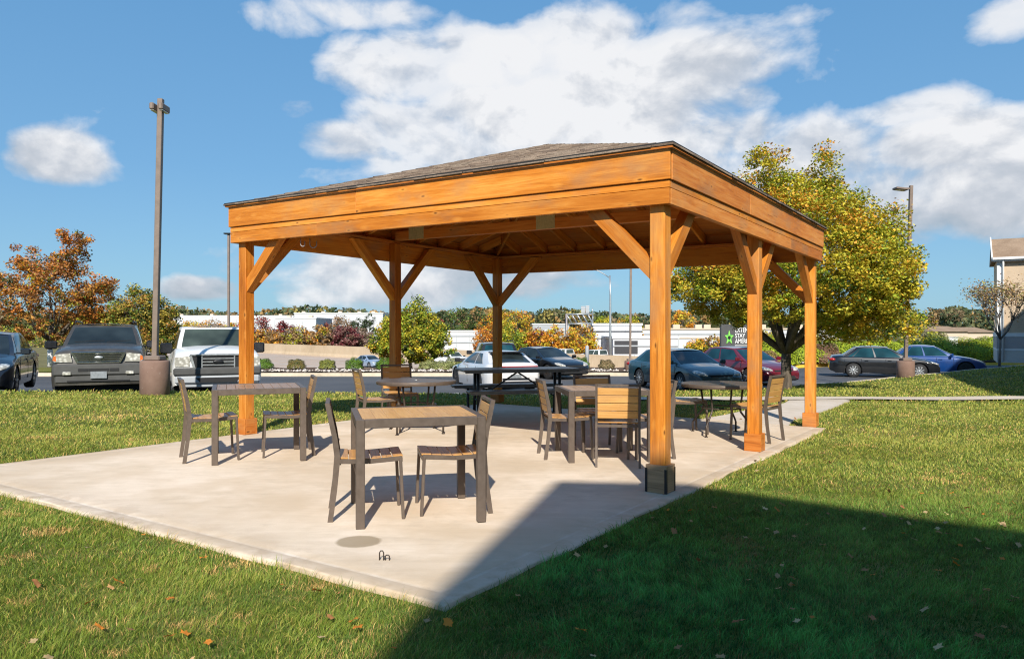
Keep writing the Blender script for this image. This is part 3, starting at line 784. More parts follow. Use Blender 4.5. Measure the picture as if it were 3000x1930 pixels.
# picnic table
def picnic():
    a=rad(15); c=(.085,11.8)
    t=thing('picnic_table','long dark steel picnic table with attached benches near the far corner post','picnic table',(c[0],c[1],cz(c[0])),a)
    L2=.93
    def slab_(y,w,z,name,l=L2):
        mb=MB(); mb.box((0,y,z),(2*l,w,.03),None,0,0,.012)
        for s in(-1,1): mb.box((0,y+s*(w/2-.008),z-.025),(2*l-.04,.016,.022),None,0,0,.003)
        # expanded metal slots
        mb.build(name,M['greytop'],t)
    slab_(0,.74,.745,'tabletop'); slab_(-.64,.27,.455,'bench'); slab_(.64,.27,.455,'bench')
    for s in(-1,1):
        x=s*.66
        for y in(-.12,.12):
            mb=MB(); mb.tube([(x,y*1.4,.0),(x,y,.35),(x,y,.72)],.024,10); mb.build('leg',M['blackmetal'],t)
        mb=MB(); mb.tube([(x,-.64,.43),(x,-.66,.2),(x,-.60,.06),(x,-.5,.025),(x,.5,.025),(x,.60,.06),(x,.66,.2),(x,.64,.43)],.022,8); mb.build('bench_support',M['blackmetal'],t)
        mb=MB(); mb.box((x,0,.715),(.05,.6,.03)); mb.box((x,-.64,.43),(.05,.22,.025)); mb.box((x,.64,.43),(.05,.22,.025)); mb.build('cross_bracket',M['blackmetal'],t)
        mb=MB(); mb.tube([(x,0,.28),(0,0,.70)],.014,6); mb.build('diagonal_brace',M['blackmetal'],t)
        mb=MB(); mb.tube([(x,-.14,.28),(x,.14,.28)],.014,6); mb.build('cross_bar',M['blackmetal'],t)
picnic()
# ============================================================ VEHICLES
def smooth_list(xs,pts): return np.interp(xs,[p[0] for p in pts],[p[1] for p in pts])
def wheel(parent,x,y,r,w,rimmat,spokes=7,side=1):
    t=MB(); t.lathe([(r*.60,-w/2),(r*.80,-w/2-.008),(r*.95,-w/2+.01),(r,-w/2+.04),(r,w/2-.04),(r*.95,w/2-.01),(r*.80,w/2+.008),(r*.60,w/2)],28,(x,y,r),0,'y')
    wh=t.build('wheel',M['rubber'],parent)
    m=MB(); o=y+side*(w/2-.012)
    m.lathe([(r*.64,-w/2*.9),(r*.66,w/2+.004 if side>0 else -w/2-.004),(r*.60,w/2-.01 if side>0 else -w/2+.01),(r*.58,0)],24,(x,y,r),0,'y')
    for k in range(spokes):
        a=2*math.pi*k/spokes+.3; c,s=math.cos(a),math.sin(a)
        m.bar((x+c*r*.08,o,r+s*r*.08),(x+c*r*.6,o,r+s*r*.6),r*.14,.025,(0,1,0))
    m.lathe([(r*.17,-.02),(r*.15,.02),(.001,.022)] if side>0 else [(r*.17,.02),(r*.15,-.02),(.001,-.022)],14,(x,o,r),0,'y')
    m.build('rim',rimmat,wh)
    d=MB(); d.lathe([(r*.6,-.03),(r*.6,.03)],20,(x,y,r),0,'y'); d.build('brake_disc',M['blackmetal'],wh)
def vehicle(name,label,cat,loc,heading,p,group=None):
    t=thing(name,label,cat,loc,heading,group)
    L_,W,H=p['L'],p['W'],p['H']; hl=L_/2; wr=p.get('wr',.33); R=wr+p.get('arch',.055)
    xf=hl-p['fo']; xr=xf-p['wb']; bm=p['paint']; gc=p.get('gc',.2)
    xs=set(np.linspace(-hl,hl,46)); 
    for c in(xf,xr):
        for a in np.linspace(0,math.pi,13): xs.add(c+R*math.cos(a))
        xs.add(c-R-.001); xs.add(c+R+.001)
    for e in(.0,.012,.03,.06,.1,.15,.22): xs.add(hl-e); xs.add(-hl+e)
    xs=np.array(sorted(xs)); xs=xs[np.concatenate([[True],np.diff(xs)>.0009])]
    zt=smooth_list(xs,p['top']); zs=smooth_list(xs,p['sh']); zbv=smooth_list(xs,p.get('bot',[(-hl,gc+.12),(-hl+.25,gc+.02),(hl-.3,gc),(hl,gc+.08)]))
    nt=9; V=[];rows=nt+5
    er=p.get('er',.55); ek=p.get('ek',.2)
    for i,x in enumerate(xs):
        zb=zbv[i]
        for c in(xf,xr):
            if abs(x-c)<R: zb=max(zb,wr+math.sqrt(R*R-(x-c)**2))
        u=max(0,(abs(x)-(hl-er))/er); hw=W/2*(1-ek*u**2.4)
        s=max(zs[i],zb+.03); T=max(zt[i],s+.005)
        half=[]
        for k in range(nt+1):
            z=zb+(s-zb)*k/nt
            zr=(z-gc)/max(.2,(p['zsh']-gc))
            f=.955+.05*math.sin(math.pi*min(1,max(0,zr*.86+.06)))-.012*max(0,zr-.8)*5
            half.append((hw*min(1,f),z))
        half+= [(hw*.90,s+(T-s)*.35),(hw*.72,s+(T-s)*.72),(hw*.4,s+(T-s)*.94),(0,T)]
        V.append(half)
    n=len(V[0]); vs=[];full=2*n-1
    for i,x in enumerate(xs):
        h=V[i]; ring=[(x,y,z) for y,z in h]+[(x,-y,z) for y,z in h[-2::-1]]; vs+=ring
    fs=[]
    for i in range(len(xs)-1):
        for j in range(full-1):
            fs.append((i*full+j,(i+1)*full+j,(i+1)*full+j+1,i*full+j+1))
    fs.append(tuple(range(full))); b=(len(xs)-1)*full; fs.append(tuple(range(b,b+full))[::-1])
    mb=MB(); mb.add(vs,[f[::-1] for f in fs],0,None,True); 
    g=p['gh']; z0,z1=g['z0'],g['z1']; w0,w1=g['w0'],g['w1']
    def side(s,t_,sg,off=0):   # s rear..front 0..1 ; t bottom..top
        xa=g['xr0']+(g['xr1']-g['xr0'])*t_**g.get('pr',1.0); xb=g['xf0']+(g['xf1']-g['xf0'])*t_**g.get('pf',1.0)
        x=xa+(xb-xa)*s; sag=g.get('arc',.03)*(2*s-1)**2
        z=z0+(z1-sag-z0)*t_; y=w0+(w1-w0)*t_+.012*math.sin(math.pi*t_)-.03*(2*s-1)**4
        return Vector((x,sg*(y+off),z))
    def front(s,t_,fr,off=0):
        a=side(1 if fr else 0,t_,1); bl=g.get('bulge',.09); q=(2*s-1)
        return Vector((a.x+(1 if fr else -1)*(bl*(1-q*q)+off),a.y*-q,a.z+off*.5+.01*(1-q*q)*t_))
    def patch(mb,fn,ns,nt_,flip=False,mi=0):
        vs=[fn(i/ns,j/nt_) for i in range(ns+1) for j in range(nt_+1)]
        fs=[(i*(nt_+1)+j,(i+1)*(nt_+1)+j,(i+1)*(nt_+1)+j+1,i*(nt_+1)+j+1) for i in range(ns) for j in range(nt_)]
        if flip: fs=[f[::-1] for f in fs]
        mb.add(vs,fs,mi,None,True)
    patch(mb,lambda s,t_:side(s,t_,-1),14,6); patch(mb,lambda s,t_:side(s,t_,1),14,6,True)
    patch(mb,lambda s,t_:front(s,t_,True),10,6,True); patch(mb,lambda s,t_:front(s,t_,False),10,6)
    def roof(s,q):
        a=side(s,1,1); y=a.y*(1-2*q); e=1-(2*q-1)**2
        x=a.x
        if s>.999: x=front(q,1,True).x
        if s<.001: x=front(q,1,False).x
        return Vector((x,y,a.z+g.get('crown',.035)*e+ (.01*e if s in(0,1) else 0)))
    patch(mb,roof,14,10,False)
    body=mb.build('body',bm,t)
    # glass
    gl=p.get('glass',M['glass'])
    mb=MB(); patch(mb,lambda s,t_:front(.055+.89*s,.06+.86*t_,True,.008),10,6,True); mb.build('windshield',p.get('wsglass',gl),t)
    mb=MB(); patch(mb,lambda s,t_:front(.09+.82*s,.10+.80*t_,False,.008),10,6); mb.build('rear_window',gl,t)
    for sg_ in(-1,1):
        for (a0,a1,b0,b1) in p['win']:   # bottom rear, bottom front, top rear, top front fractions
            mb=MB(); patch(mb,lambda s,t_:side((a0+(b0-a0)*t_)+((a1+(b1-a1)*t_)-(a0+(b0-a0)*t_))*s,.07+.82*t_,sg_,.006),6,5,sg_>0); mb.build('side_window',gl,t)
    # underbody and wells
    mb=MB(); mb.box((0,0,gc+.06),(L_-.5,W*.86,.12)); 
    for c in(xf,xr): mb.box((c,0,wr+R*.25),(2*R+.03,W*.80,R*1.35))
    mb.build('underbody',M['rubber'],t)
    for x in(xf,xr):
        for sg_ in(-1,1): wheel(t,x,sg_*(W/2-.115),wr,.21,p.get('rim',M['galv']),p.get('spokes',7),sg_)
    for sg_ in(-1,1):
        mx=g['xf0']-.22; mb=MB(); s_=p.get('mirror',(.10,.20,.14))
        mb.box((mx,sg_*(w0+.07+s_[1]/2),z0+.09),s_,Matrix.Rotation(-sg_*.2,3,'Z'),0,0,.035)
        mb.box((mx,sg_*(w0+.03),z0+.05),(.05,.12,.04)); mb.build('wing_mirror',p.get('mirmat',bm),t)
        # door seams and handles
        zz=(z0*.97+.35)/2
        mb=MB()
        for dx in p.get('seams',()):
            mb.box((dx,sg_*(W/2-.002),(gc+z0)/2+.04),(.008,.012,z0-gc-.16))
        if p.get('seams'): mb.build('door_seam',M['rubber'],t)
        for hx in p.get('handles',()):
            mb=MB(); mb.box((hx,sg_*(W/2+.004),z0-.12),(.16,.03,.028),None,0,0,.006); mb.build('door_handle',p.get('hmat',bm),t)
    for item in p.get('extra',()):
        nm_,mat,fn=item; mb=MB(); fn(mb); mb.build(nm_,mat,t)
    return t
def blob(mb,c,s,R=None,mi=0,n=14):
    o=len(mb.v); prof=[(math.sin(a),-math.cos(a)) for a in np.linspace(0.02,math.pi-.02,9)]
    mb.lathe(prof,n,(0,0,0),mi)
    for i in range(o,len(mb.v)):
        q=Vector((mb.v[i][0]*s[0],mb.v[i][1]*s[1],mb.v[i][2]*s[2]))
        if R is not None: q=R@q
        mb.v[i]=tuple(q+Vector(c))
def polyx(mb,pts,x,th=.03,slope=0):
    """polygon in (y,z) extruded along x"""
    n=len(pts); vs=[(x-th+slope*(z),y,z) for y,z in pts]+[(x+slope*(z),y,z) for y,z in pts]
    area=sum(pts[i][0]*pts[(i+1)%n][1]-pts[(i+1)%n][0]*pts[i][1] for i in range(n))
    f=[tuple(range(n,2*n)),tuple(range(n))[::-1]]+[(i,(i+1)%n,n+(i+1)%n,n+i) for i in range(n)]
    if area<0: f=[q[::-1] for q in f]
    mb.add(vs,f)
def sedan(paint_,L_=4.6,W=1.80,H=1.44,wb=2.7,fo=.92,z0=.93,fast=0,glass='glass',rim=None,lights='clear',grille=True,spokes=7,chromeg=False):
    hl=L_/2
    p=dict(L=L_,W=W,H=H,wb=wb,fo=fo,wr=.325,paint=paint_,zsh=.86,gc=.2,glass=M[glass],rim=rim or M['galv'],spokes=spokes)
    p['top']=[(-hl,.70),(-hl+.03,.86),(-hl+.12,1.0),(-hl+.5,1.03),(-hl+1.1,.99),(hl-1.55,.97),(hl-1.2,.96),(hl-.6,.86),(hl-.25,.76),(hl-.08,.68),(hl,.55)]
    p['sh']=[(-hl,.62),(-hl+.06,.80),(-hl+.3,.90),(-hl+1.1,.91),(hl-1.4,.88),(hl-.7,.78),(hl-.3,.68),(hl-.08,.58),(hl,.48)]
    p['gh']=dict(xr0=-hl+.42,xr1=-hl+1.15-.2*fast,xf1=hl-2.15,xf0=hl-1.22,z0=z0-.03,z1=H-.035,w0=W/2-.075,w1=W/2-.27,arc=.05,pr=.85,pf=.95)
    p['win']=[(.085,.155,.12,.16),(.175,.50,.18,.50),(.53,.90,.53,.965)]
    p['seams']=(-hl+1.35,-hl+2.35,hl-1.35); p['handles']=(-hl+1.55,-hl+2.5)
    e=[]
    for s in(-1,1):
        e.append(('headlight',M['lamp'],lambda mb,s=s: blob(mb,(hl-.30,s*(W/2-.30),.66),(.30,.25,.075),Matrix.Rotation(-s*.45,3,'Z')@Matrix.Rotation(.22,3,'Y'))))
        e.append(('tail_light',M['red'],lambda mb,s=s: blob(mb,(-hl+.16,s*(W/2-.26),.80),(.2,.24,.09),Matrix.Rotation(s*.5,3,'Z'))))
    def gr(mb):
        for k in range(4): mb.box((hl-.035+.0-k*.012,0,.50+k*.035),(.06,.78-.04*k,.012))
    e.append(('grille',M['chrome'] if chromeg else M['blackmetal'],gr))
    e.append(('lower_intake',M['rubber'],lambda mb: polyx(mb,[(-.62,.27),(.62,.27),(.5,.40),(-.5,.40)],hl+.006,.1)))
    e.append(('grille_opening',M['rubber'],lambda mb: polyx(mb,[(-.36,.47),(.36,.47),(.44,.62),(-.44,.62)],hl-.010,.1)))
    e.append(('licence_plate',M['white'],lambda mb: mb.box((-hl-.005,0,.72),(.02,.3,.15))))
    p['extra']=e; return p
P_black=paint('paint_black',(.008,.009,.011),.28,1,.05); P_navy=paint('paint_navy',(.010,.014,.022),.3,.8,.05); P_blue=paint('paint_blue',(.006,.045,.19))
P_teal=paint('paint_teal',(.018,.062,.082),.33,1,.2); P_red=paint('paint_maroon',(.15,.008,.018),.28,1,.06); P_white=paint('paint_white',(.80,.79,.76),.35,.4,.05)
P_grey=paint('paint_dark_grey',(.050,.046,.040),.42,.35,.3); P_pearl=paint('paint_pearl',(.72,.70,.69),.25,1,.04)
M['plastic']=plain('grey_plastic',(.065,.065,.063),.6,0,.12,6)
M['plate']=plain('plate_grey',(.22,.24,.26),.5,0,.2,20)
def gz_lot(x,y): return float(zlot(x,y))
def place(x,y): return (x,y,gz_lot(x,y))
GCAR='cars parked in the lot behind the pavilion'
# ---- SUV, front view
def suvp():
    hl=2.40; W=1.84
    p=dict(L=4.8,W=W,H=1.80,wb=2.89,fo=.88,wr=.37,paint=P_grey,zsh=1.0,gc=.30,glass=M['glass'],er=.35,ek=.10,rim=M['galv'],spokes=5,mirror=(.12,.24,.18),mirmat=M['blackmetal'])
    p['top']=[(-hl,.75),(-hl+.02,1.05),(-hl+.1,1.22),(hl-1.25,1.34),(hl-.9,1.33),(hl-.35,1.27),(hl-.12,1.20),(hl-.05,1.10),(hl,.88)]
    p['sh']=[(-hl,.7),(-hl+.1,1.12),(hl-1.3,1.21),(hl-.6,1.17),(hl-.15,1.10),(hl-.04,1.0),(hl,.78)]
    p['gh']=dict(xr0=-hl+.05,xr1=-hl+.35,xf1=hl-1.95,xf0=hl-1.15,z0=1.20,z1=1.76,w0=W/2-.07,w1=W/2-.24,arc=.03,bulge=.07,crown=.03)
    p['win']=[(.04,.27,.05,.28),(.31,.58,.31,.58),(.61,.92,.61,.97)]
    p['bot']=[(-hl,.45),(-hl+.2,.34),(hl-.3,.36),(hl,.44)]
    p['seams']=(-.95,0,.95); p['handles']=(-.75,.2)
    e=[]
    for s in(-1,1):
        e.append(('headlight',M['lamp'],lambda mb,s=s: polyx(mb,[(s*.50,.94),(s*.84,.94),(s*.865,1.01),(s*.82,1.105),(s*.54,1.13)],hl+.012,.22,-.0)))
        e.append(('turn_signal',M['amber'],lambda mb,s=s: polyx(mb,[(s*.80,.96),(s*.865,.98),(s*.85,1.06),(s*.81,1.08)],hl+.016,.05)))
        e.append(('fog_light',M['lamp'],lambda mb,s=s: mb.box((hl+.05,s*.60,.70),(.05,.16,.07),None,0,0,.02)))
        e.append(('bumper_opening',M['rubber'],lambda mb,s=s: mb.box((hl+.052,s*.30,.77),(.02,.18,.06))))
        e.append(('roof_rail',M['blackmetal'],lambda mb,s=s: mb.tube([(-1.9,s*.64,1.78),(-1.8,s*.64,1.83),(.1,s*.62,1.85),(.25,s*.62,1.80)],.018,6)))
    e.append(('grille_surround',M['chrome'],lambda mb: [mb.box((hl+.02,0,1.14),(.05,1.04,.05),None,0,0,.01),mb.box((hl+.02,0,.93),(.05,.82,.04),None,0,0,.01),mb.bar((hl+.02,-.50,1.14),(hl+.02,-.40,.93),.05,.04,(1,0,0)),mb.bar((hl+.02,.50,1.14),(hl+.02,.40,.93),.05,.04,(1,0,0))]))
    e.append(('grille_opening',M['rubber'],lambda mb: polyx(mb,[(-.40,.94),(.40,.94),(.48,1.13),(-.48,1.13)],hl+.008,.2)))
    e.append(('grille_bars',M['chrome'],lambda mb: [mb.box((hl+.018,0,.972+k*.043),(.02,.82+.04*k,.018)) for k in range(4)]))
    e.append(('emblem',M['galv'],lambda mb: blob(mb,(hl+.035,0,1.035),(.015,.09,.035))))
    e.append(('bumper',M['plastic'],lambda mb: [mb.box((hl-.02,0,.77),(.14,1.74,.25),None,0,0,.06),mb.box((hl-.04,0,.57),(.13,1.66,.17),None,0,0,.05)]))
    e.append(('bumper_slot',M['rubber'],lambda mb: [mb.box((hl+.052,0,.77),(.01,.40,.06)),mb.box((hl+.028,0,.53),(.02,1.2,.03))]))
    e.append(('licence_plate',M['plate'],lambda mb: mb.box((hl+.06,0,.66),(.02,.31,.15))))
    e.append(('wiper',M['blackmetal'],lambda mb: [mb.bar((hl-1.10,-.55,1.36),(hl-1.12,.05,1.39),.02,.015),mb.bar((hl-1.10,.1,1.36),(hl-1.12,.6,1.39),.02,.015)]))
    p['extra']=e; return p
H65=rad(-64.5); h65=(math.cos(H65),math.sin(H65))
def back(x,y,l,h): return (x-h[0]*l,y-h[1]*l)
cx_,cy_=back(-9.0,16.3,2.40,h65)
suv=vehicle('parked_suv','dark grey suv parked nose first at the lawn edge, left of the brown lamp base','suv',(cx_,cy_,-.27),H65,suvp(),GCAR)
# ---- pickup
def pickp(ext=False,white=P_white):
    hl=2.75; W=2.0
    p=dict(L=5.5,W=W,H=1.9,wb=3.45,fo=.95,wr=.38,paint=white,zsh=1.08,gc=.36,glass=M['glass_l'],er=.3,ek=.07,rim=M['galv'],spokes=6,mirror=(.14,.26,.26),mirmat=M['blackmetal'])
    p['top']=[(-hl,.9),(-hl+.02,1.12),(-.95,1.13),(-.9,1.26),(hl-1.3,1.40),(hl-.9,1.39),(hl-.3,1.32),(hl-.1,1.24),(hl-.04,1.14),(hl,.9)]
    p['sh']=[(-hl,.85),(-hl+.05,1.08),(hl-1.3,1.27),(hl-.6,1.24),(hl-.12,1.16),(hl-.03,1.02),(hl,.8)]
    p['gh']=dict(xr0=-.95,xr1=-.85,xf1=hl-2.0,xf0=hl-1.25,z0=1.24,z1=1.86,w0=W/2-.10,w1=W/2-.25,arc=.02,bulge=.07,crown=.03)
    p['win']=[(.04,.38,.06,.38),(.43,.93,.43,.95)]
    p['bot']=[(-hl,.55),(-hl+.2,.46),(hl-.3,.42),(hl,.5)]
    e=[]
    for s in(-1,1):
        e.append(('headlight',M['lamp'],lambda mb,s=s: polyx(mb,[(s*.62,.93),(s*.93,.93),(s*.945,1.02),(s*.93,1.15),(s*.62,1.17)],hl+.012,.2)))
    e.append(('grille',M['galv'],lambda mb: [mb.box((hl+.03,0,1.20),(.06,1.24,.045),None,0,0,.01),mb.box((hl+.03,0,.87),(.06,1.06,.04),None,0,0,.01)]+[mb.bar((hl+.03,s*.61,1.20),(hl+.03,s*.52,.87),.06,.04,(1,0,0)) for s in(-1,1)]+[mb.box((hl+.028,s*.36,1.035),(.05,.028,.27)) for s in(-1,1)]+[mb.box((hl+.028,0,.96+.075*k),(.04,.70,.022)) for k in range(3)]))
    e.append(('grille_opening',M['rubber'],lambda mb: polyx(mb,[(-.54,.87),(.54,.87),(.61,1.20),(-.61,1.20)],hl+.02,.16)))
    e.append(('emblem',M['blackmetal'],lambda mb: blob(mb,(hl+.055,0,1.035),(.015,.12,.05))))
    e.append(('bumper',M['plastic'],lambda mb: [mb.box((hl-.01,0,.81),(.2,1.94,.19),None,0,0,.05)]))
    e.append(('valance',M['greyb'],lambda mb: [mb.box((hl-.02,0,.62),(.19,1.88,.19),None,0,0,.05),mb.box((hl-.06,0,.49),(.14,1.6,.10),None,0,0,.03)]))
    e.append(('lower_intake',M['rubber'],lambda mb: polyx(mb,[(-.40,.56),(.40,.56),(.50,.67),(-.50,.67)],hl+.085,.05)))
    0 and e.append(('seats',M['rubber'],lambda mb: [blob(mb,(hl-1.62,s*.38,1.5),(.05,.14,.12)) for s in(-1,1)]))
    e.append(('bed_floor',M['rubber'],lambda mb: mb.box((-1.85,0,1.145),(1.6,1.6,.01))))
    p['extra']=e; return p
cx_,cy_=back(-6.95,17.7,2.75,h65)
truck=vehicle('parked_pickup','white pickup truck with black grille parked behind the left post','pickup truck',(cx_,cy_,-.42),H65,pickp(),GCAR)
# ---- sedan far left
hn2=rad(-64.5); cx_,cy_=back(-11.75,15.9,2.4,h65)
p=sedan(P_navy,4.85,1.84,1.46,chromeg=False); vehicle('parked_sedan','dark navy sedan cut off by the left edge of the picture','car',(cx_,cy_,-.13),rad(-64.5),p,GCAR)
# ---- white fastback seen from behind
def fastp():
    hl=2.40;W=1.88
    p=sedan(P_pearl,4.8,W,1.38,2.9,.9,.92,1,'glass',M['bronze_d'],spokes=5)
    p['wr']=.36; p['arch']=.05; p['mirmat']=M['blackmetal']
    p['top']=[(-hl,.72),(-hl+.03,.92),(-hl+.10,1.03),(-hl+.4,1.04),(-hl+1.1,1.0),(hl-1.4,.95),(hl-.6,.84),(hl-.25,.74),(hl-.08,.66),(hl,.52)]
    p['sh']=[(-hl,.62),(-hl+.05,.84),(-hl+.25,.94),(-hl+1.1,.93),(hl-1.4,.88),(hl-.7,.78),(hl-.3,.68),(hl-.08,.58),(hl,.46)]
    p['gh']=dict(xr0=-hl+.16,xr1=-hl+1.0,xf1=hl-2.2,xf0=hl-1.25,z0=.92,z1=1.345,w0=W/2-.10,w1=W/2-.30,arc=.055,pr=.9,pf=.95)
    p['win']=[(.20,.46,.24,.46),(.49,.90,.49,.965)]
    e=[x for x in p['extra'] if x[0] not in('tail_light','licence_plate')]
    e.append(('tail_light',M['red'],lambda mb: mb.box((-hl+.02,0,.90),(.05,1.5,.035),None,0,0,.01)))
    e.append(('spoiler',M['blackmetal'],lambda mb: [mb.box((-hl+.88,0,1.335),(.36,1.16,.035),None,0,0,.015)]))
    e.append(('rear_diffuser',M['blackmetal'],lambda mb: [mb.box((-hl-.0,0,.36),(.12,1.5,.16),None,0,0,.03),mb.box((-hl-.03,0,.52),(.03,.9,.05),None,0,0,.02)]))
    e.append(('licence_plate',M['galv'],lambda mb: mb.box((-hl-.022,0,.60),(.02,.36,.12))))
    p['extra']=e; return p
a=rad(109); vehicle('parked_fastback','white fastback car with black roof spoiler parked nose away behind the picnic table','car',place(.12+2.4*math.cos(a),23.6+2.4*math.sin(a)),a,fastp(),GCAR)
# ---- teal, red, black, blue, black small
a=rad(-71); p=sedan(P_teal,4.95,1.85,1.42,2.77,1.05,.93,0,'glass_t',M['galv'],spokes=9,chromeg=True); vehicle('parked_sedan','dusty teal sedan parked nose first behind the near right post','car',place(5.95,26.4),a,p,GCAR)
p=sedan(P_red,4.85,1.85,1.47,2.85,.98,.95,0,'glass_t',M['galv'],spokes=5,chromeg=False); vehicle('parked_sedan','maroon red sedan parked between the teal car and the big tree','car',place(9.4,30.6),rad(-68),p,GCAR)
p=sedan(P_black,4.55,1.76,1.44,2.7,.85,.92,0,'glass_t',M['galv'],spokes=9); vehicle('parked_sedan','black sedan side on behind the right lamp base','car',place(17.2,34.8),rad(-20),p,GCAR)
p=sedan(P_blue,4.4,1.72,1.46,2.6,.85,.93,0,'glass_t',M['blackmetal'],spokes=5); vehicle('parked_sedan','bright blue sedan with black steel wheel beside the hotel wing','car',place(20.4,36.4),rad(-24),p,GCAR)
p=sedan(P_black,4.6,1.82,1.40,2.75,.9,.9,0,'glass',M['bronze_d']); vehicle('parked_sedan','black sedan facing right beyond the white fastback','car',place(px(1598,34.6),34.6),rad(-58),p,GCAR)
def suv2():
    p=suvp(); p['paint']=P_black; p['glass']=M['glass_t']; 
    return p
vehicle('parked_suv','black suv mostly hidden behind the white fastback and the rear post','suv',(px(1447,33.5),33.5,-.95),rad(97),suv2(),GCAR)
# highway traffic
hang=math.atan2(.76,-.65)
GH='vehicles driving on the highway'
def hwy_at(pxx,d): return (px(pxx,d),d,-2.99)
r=vehicle('highway_pickup','white pickup on the highway just right of the rounded gold tree','pickup truck',hwy_at(1318,86),hang+math.pi,pickp(),GH)
dup(r,(px(1655,99),99,-2.99),hang,'white pickup cab showing above the highway wall under the sign gantry')
dup(r,(px(1752,95),95,-2.99),hang,'white pickup roof above the highway wall left of the tall street light')
p=sedan(paint('paint_silver_blue',(.25,.33,.45)),4.6,1.8,1.42); vehicle('highway_car','pale blue car on the highway between two clipped bushes','car',hwy_at(1083,88),hang+math.pi,p,GH)
# ============================================================ LAMPS
def parking_lamp(label,x,y,z0,ztop,lean,headkind,group,ped=True,low=0):
    t=thing('parking_lamp',label,'lamp post',(x,y,z0),0,group)
    hp_=.66+low
    if ped:
        mb=MB(); mb.lathe([(.285,-.3),(.285,hp_-.03),(.27,hp_),(.001,hp_+.004)],28); mb.build('concrete_base',M['pedestal'],t)
        mb=MB(); mb.box((0,0,hp_+.05),(.32,.32,.10),None,0,0,.03); mb.build('base_cover',M['polebrown'],t)
    top=ztop-z0
    mb=MB(); mb.bar((0,0,hp_ if ped else 0),(lean,0,top),.105,.105,(0,1,0),bev=.008); mb.build('pole',M['polebrown'],t)
    if headkind=='twin':
        for s in(-1,1):
            mb=MB(); mb.box((lean+s*.06,0,top-.18),(.05,.10,.05)); mb.box((lean+s*.09,-.05,top-.20),(.09,.36,.14),None,0,0,.02)
            h=mb.build('lamp_head',M['polebrown'],t); m2=MB(); m2.box((lean+s*.09,-.05,top-.276),(.075,.3,.012)); m2.build('lens',M['lamp'],h)
    if headkind=='side':
        mb=MB(); mb.box((lean-.10,0,top-.10),(.16,.05,.05)); 
        vs=[]; 
        mb.box((lean-.36,0,top-.12),(.42,.32,.07),Matrix.Rotation(.12,3,'Y'),0,0,.03); h=mb.build('lamp_head',M['polebrown'],t)
        m2=MB(); m2.box((lean-.37,0,top-.158),(.30,.24,.012),Matrix.Rotation(.12,3,'Y')); m2.build('lens',M['lamp'],h)
    if headkind=='tee':
        mb=MB(); mb.box((lean,0,top+.02),(.42,.3,.06),None,0,0,.02); mb.build('lamp_head',M['blackmetal'],t)
    return t
GLP='brown lamp posts around the parking lot'
parking_lamp('tall brown twin headed lamp post at the lawn edge between suv and pickup',px(454,15.3),15.3,.08,6.08,.12,'twin',GLP)
parking_lamp('brown lamp post with one side arm head in front of the black sedan',px(2653,25.6),25.6,-.29,6.3,.19,'side',GLP,True,-.06)
parking_lamp('distant thin lamp post with flat top seen left of the pavilion corner',px(670,37),37,-.65,6.1,0,'tee',GLP)
parking_lamp('thin brown lamp post rising behind the roof left of the near post',px(1846,38),38,-.65,7.2,.06,'side',GLP,True,-.2)
def street_light():
    t=thing('street_light','tall galvanised street light with curved arm beside the highway','street light',(px(1788,80),80,-3.0))
    mb=MB(); n=14; mb.tube([(0,0,0),(0,0,4),(0,0,8),(-.05,0,10.2)],[.15,.13,.10,.08],10); mb.build('pole',M['galv'],t)
    mb=MB(); mb.tube([(-.03,0,9.9),(-.6,0,10.3),(-1.3,0,10.7),(-1.75,0,10.8)],.05,8); mb.build('arm',M['galv'],t)
    mb=MB(); blob(mb,(-2.0,0,10.8),(.38,.16,.09)); mb.build('lamp_head',M['galv'],t)
street_light()
t=thing('marker_post','short pale post standing behind the clipped bush near the highway','post',(px(1720,41),41,-.7)); mb=MB(); mb.lathe([(.10,0),(.10,1.15),(.07,1.2),(.001,1.22)],12); mb.build('post_tube',M['greyb'],t)
t=thing('marker_post','white round post standing above the hedge right of the far post','post',(px(2412,52),52,-.6)); mb=MB(); mb.lathe([(.11,0),(.11,2.05),(.08,2.1),(.001,2.12)],12); mb.build('post_tube',M['white'],t)
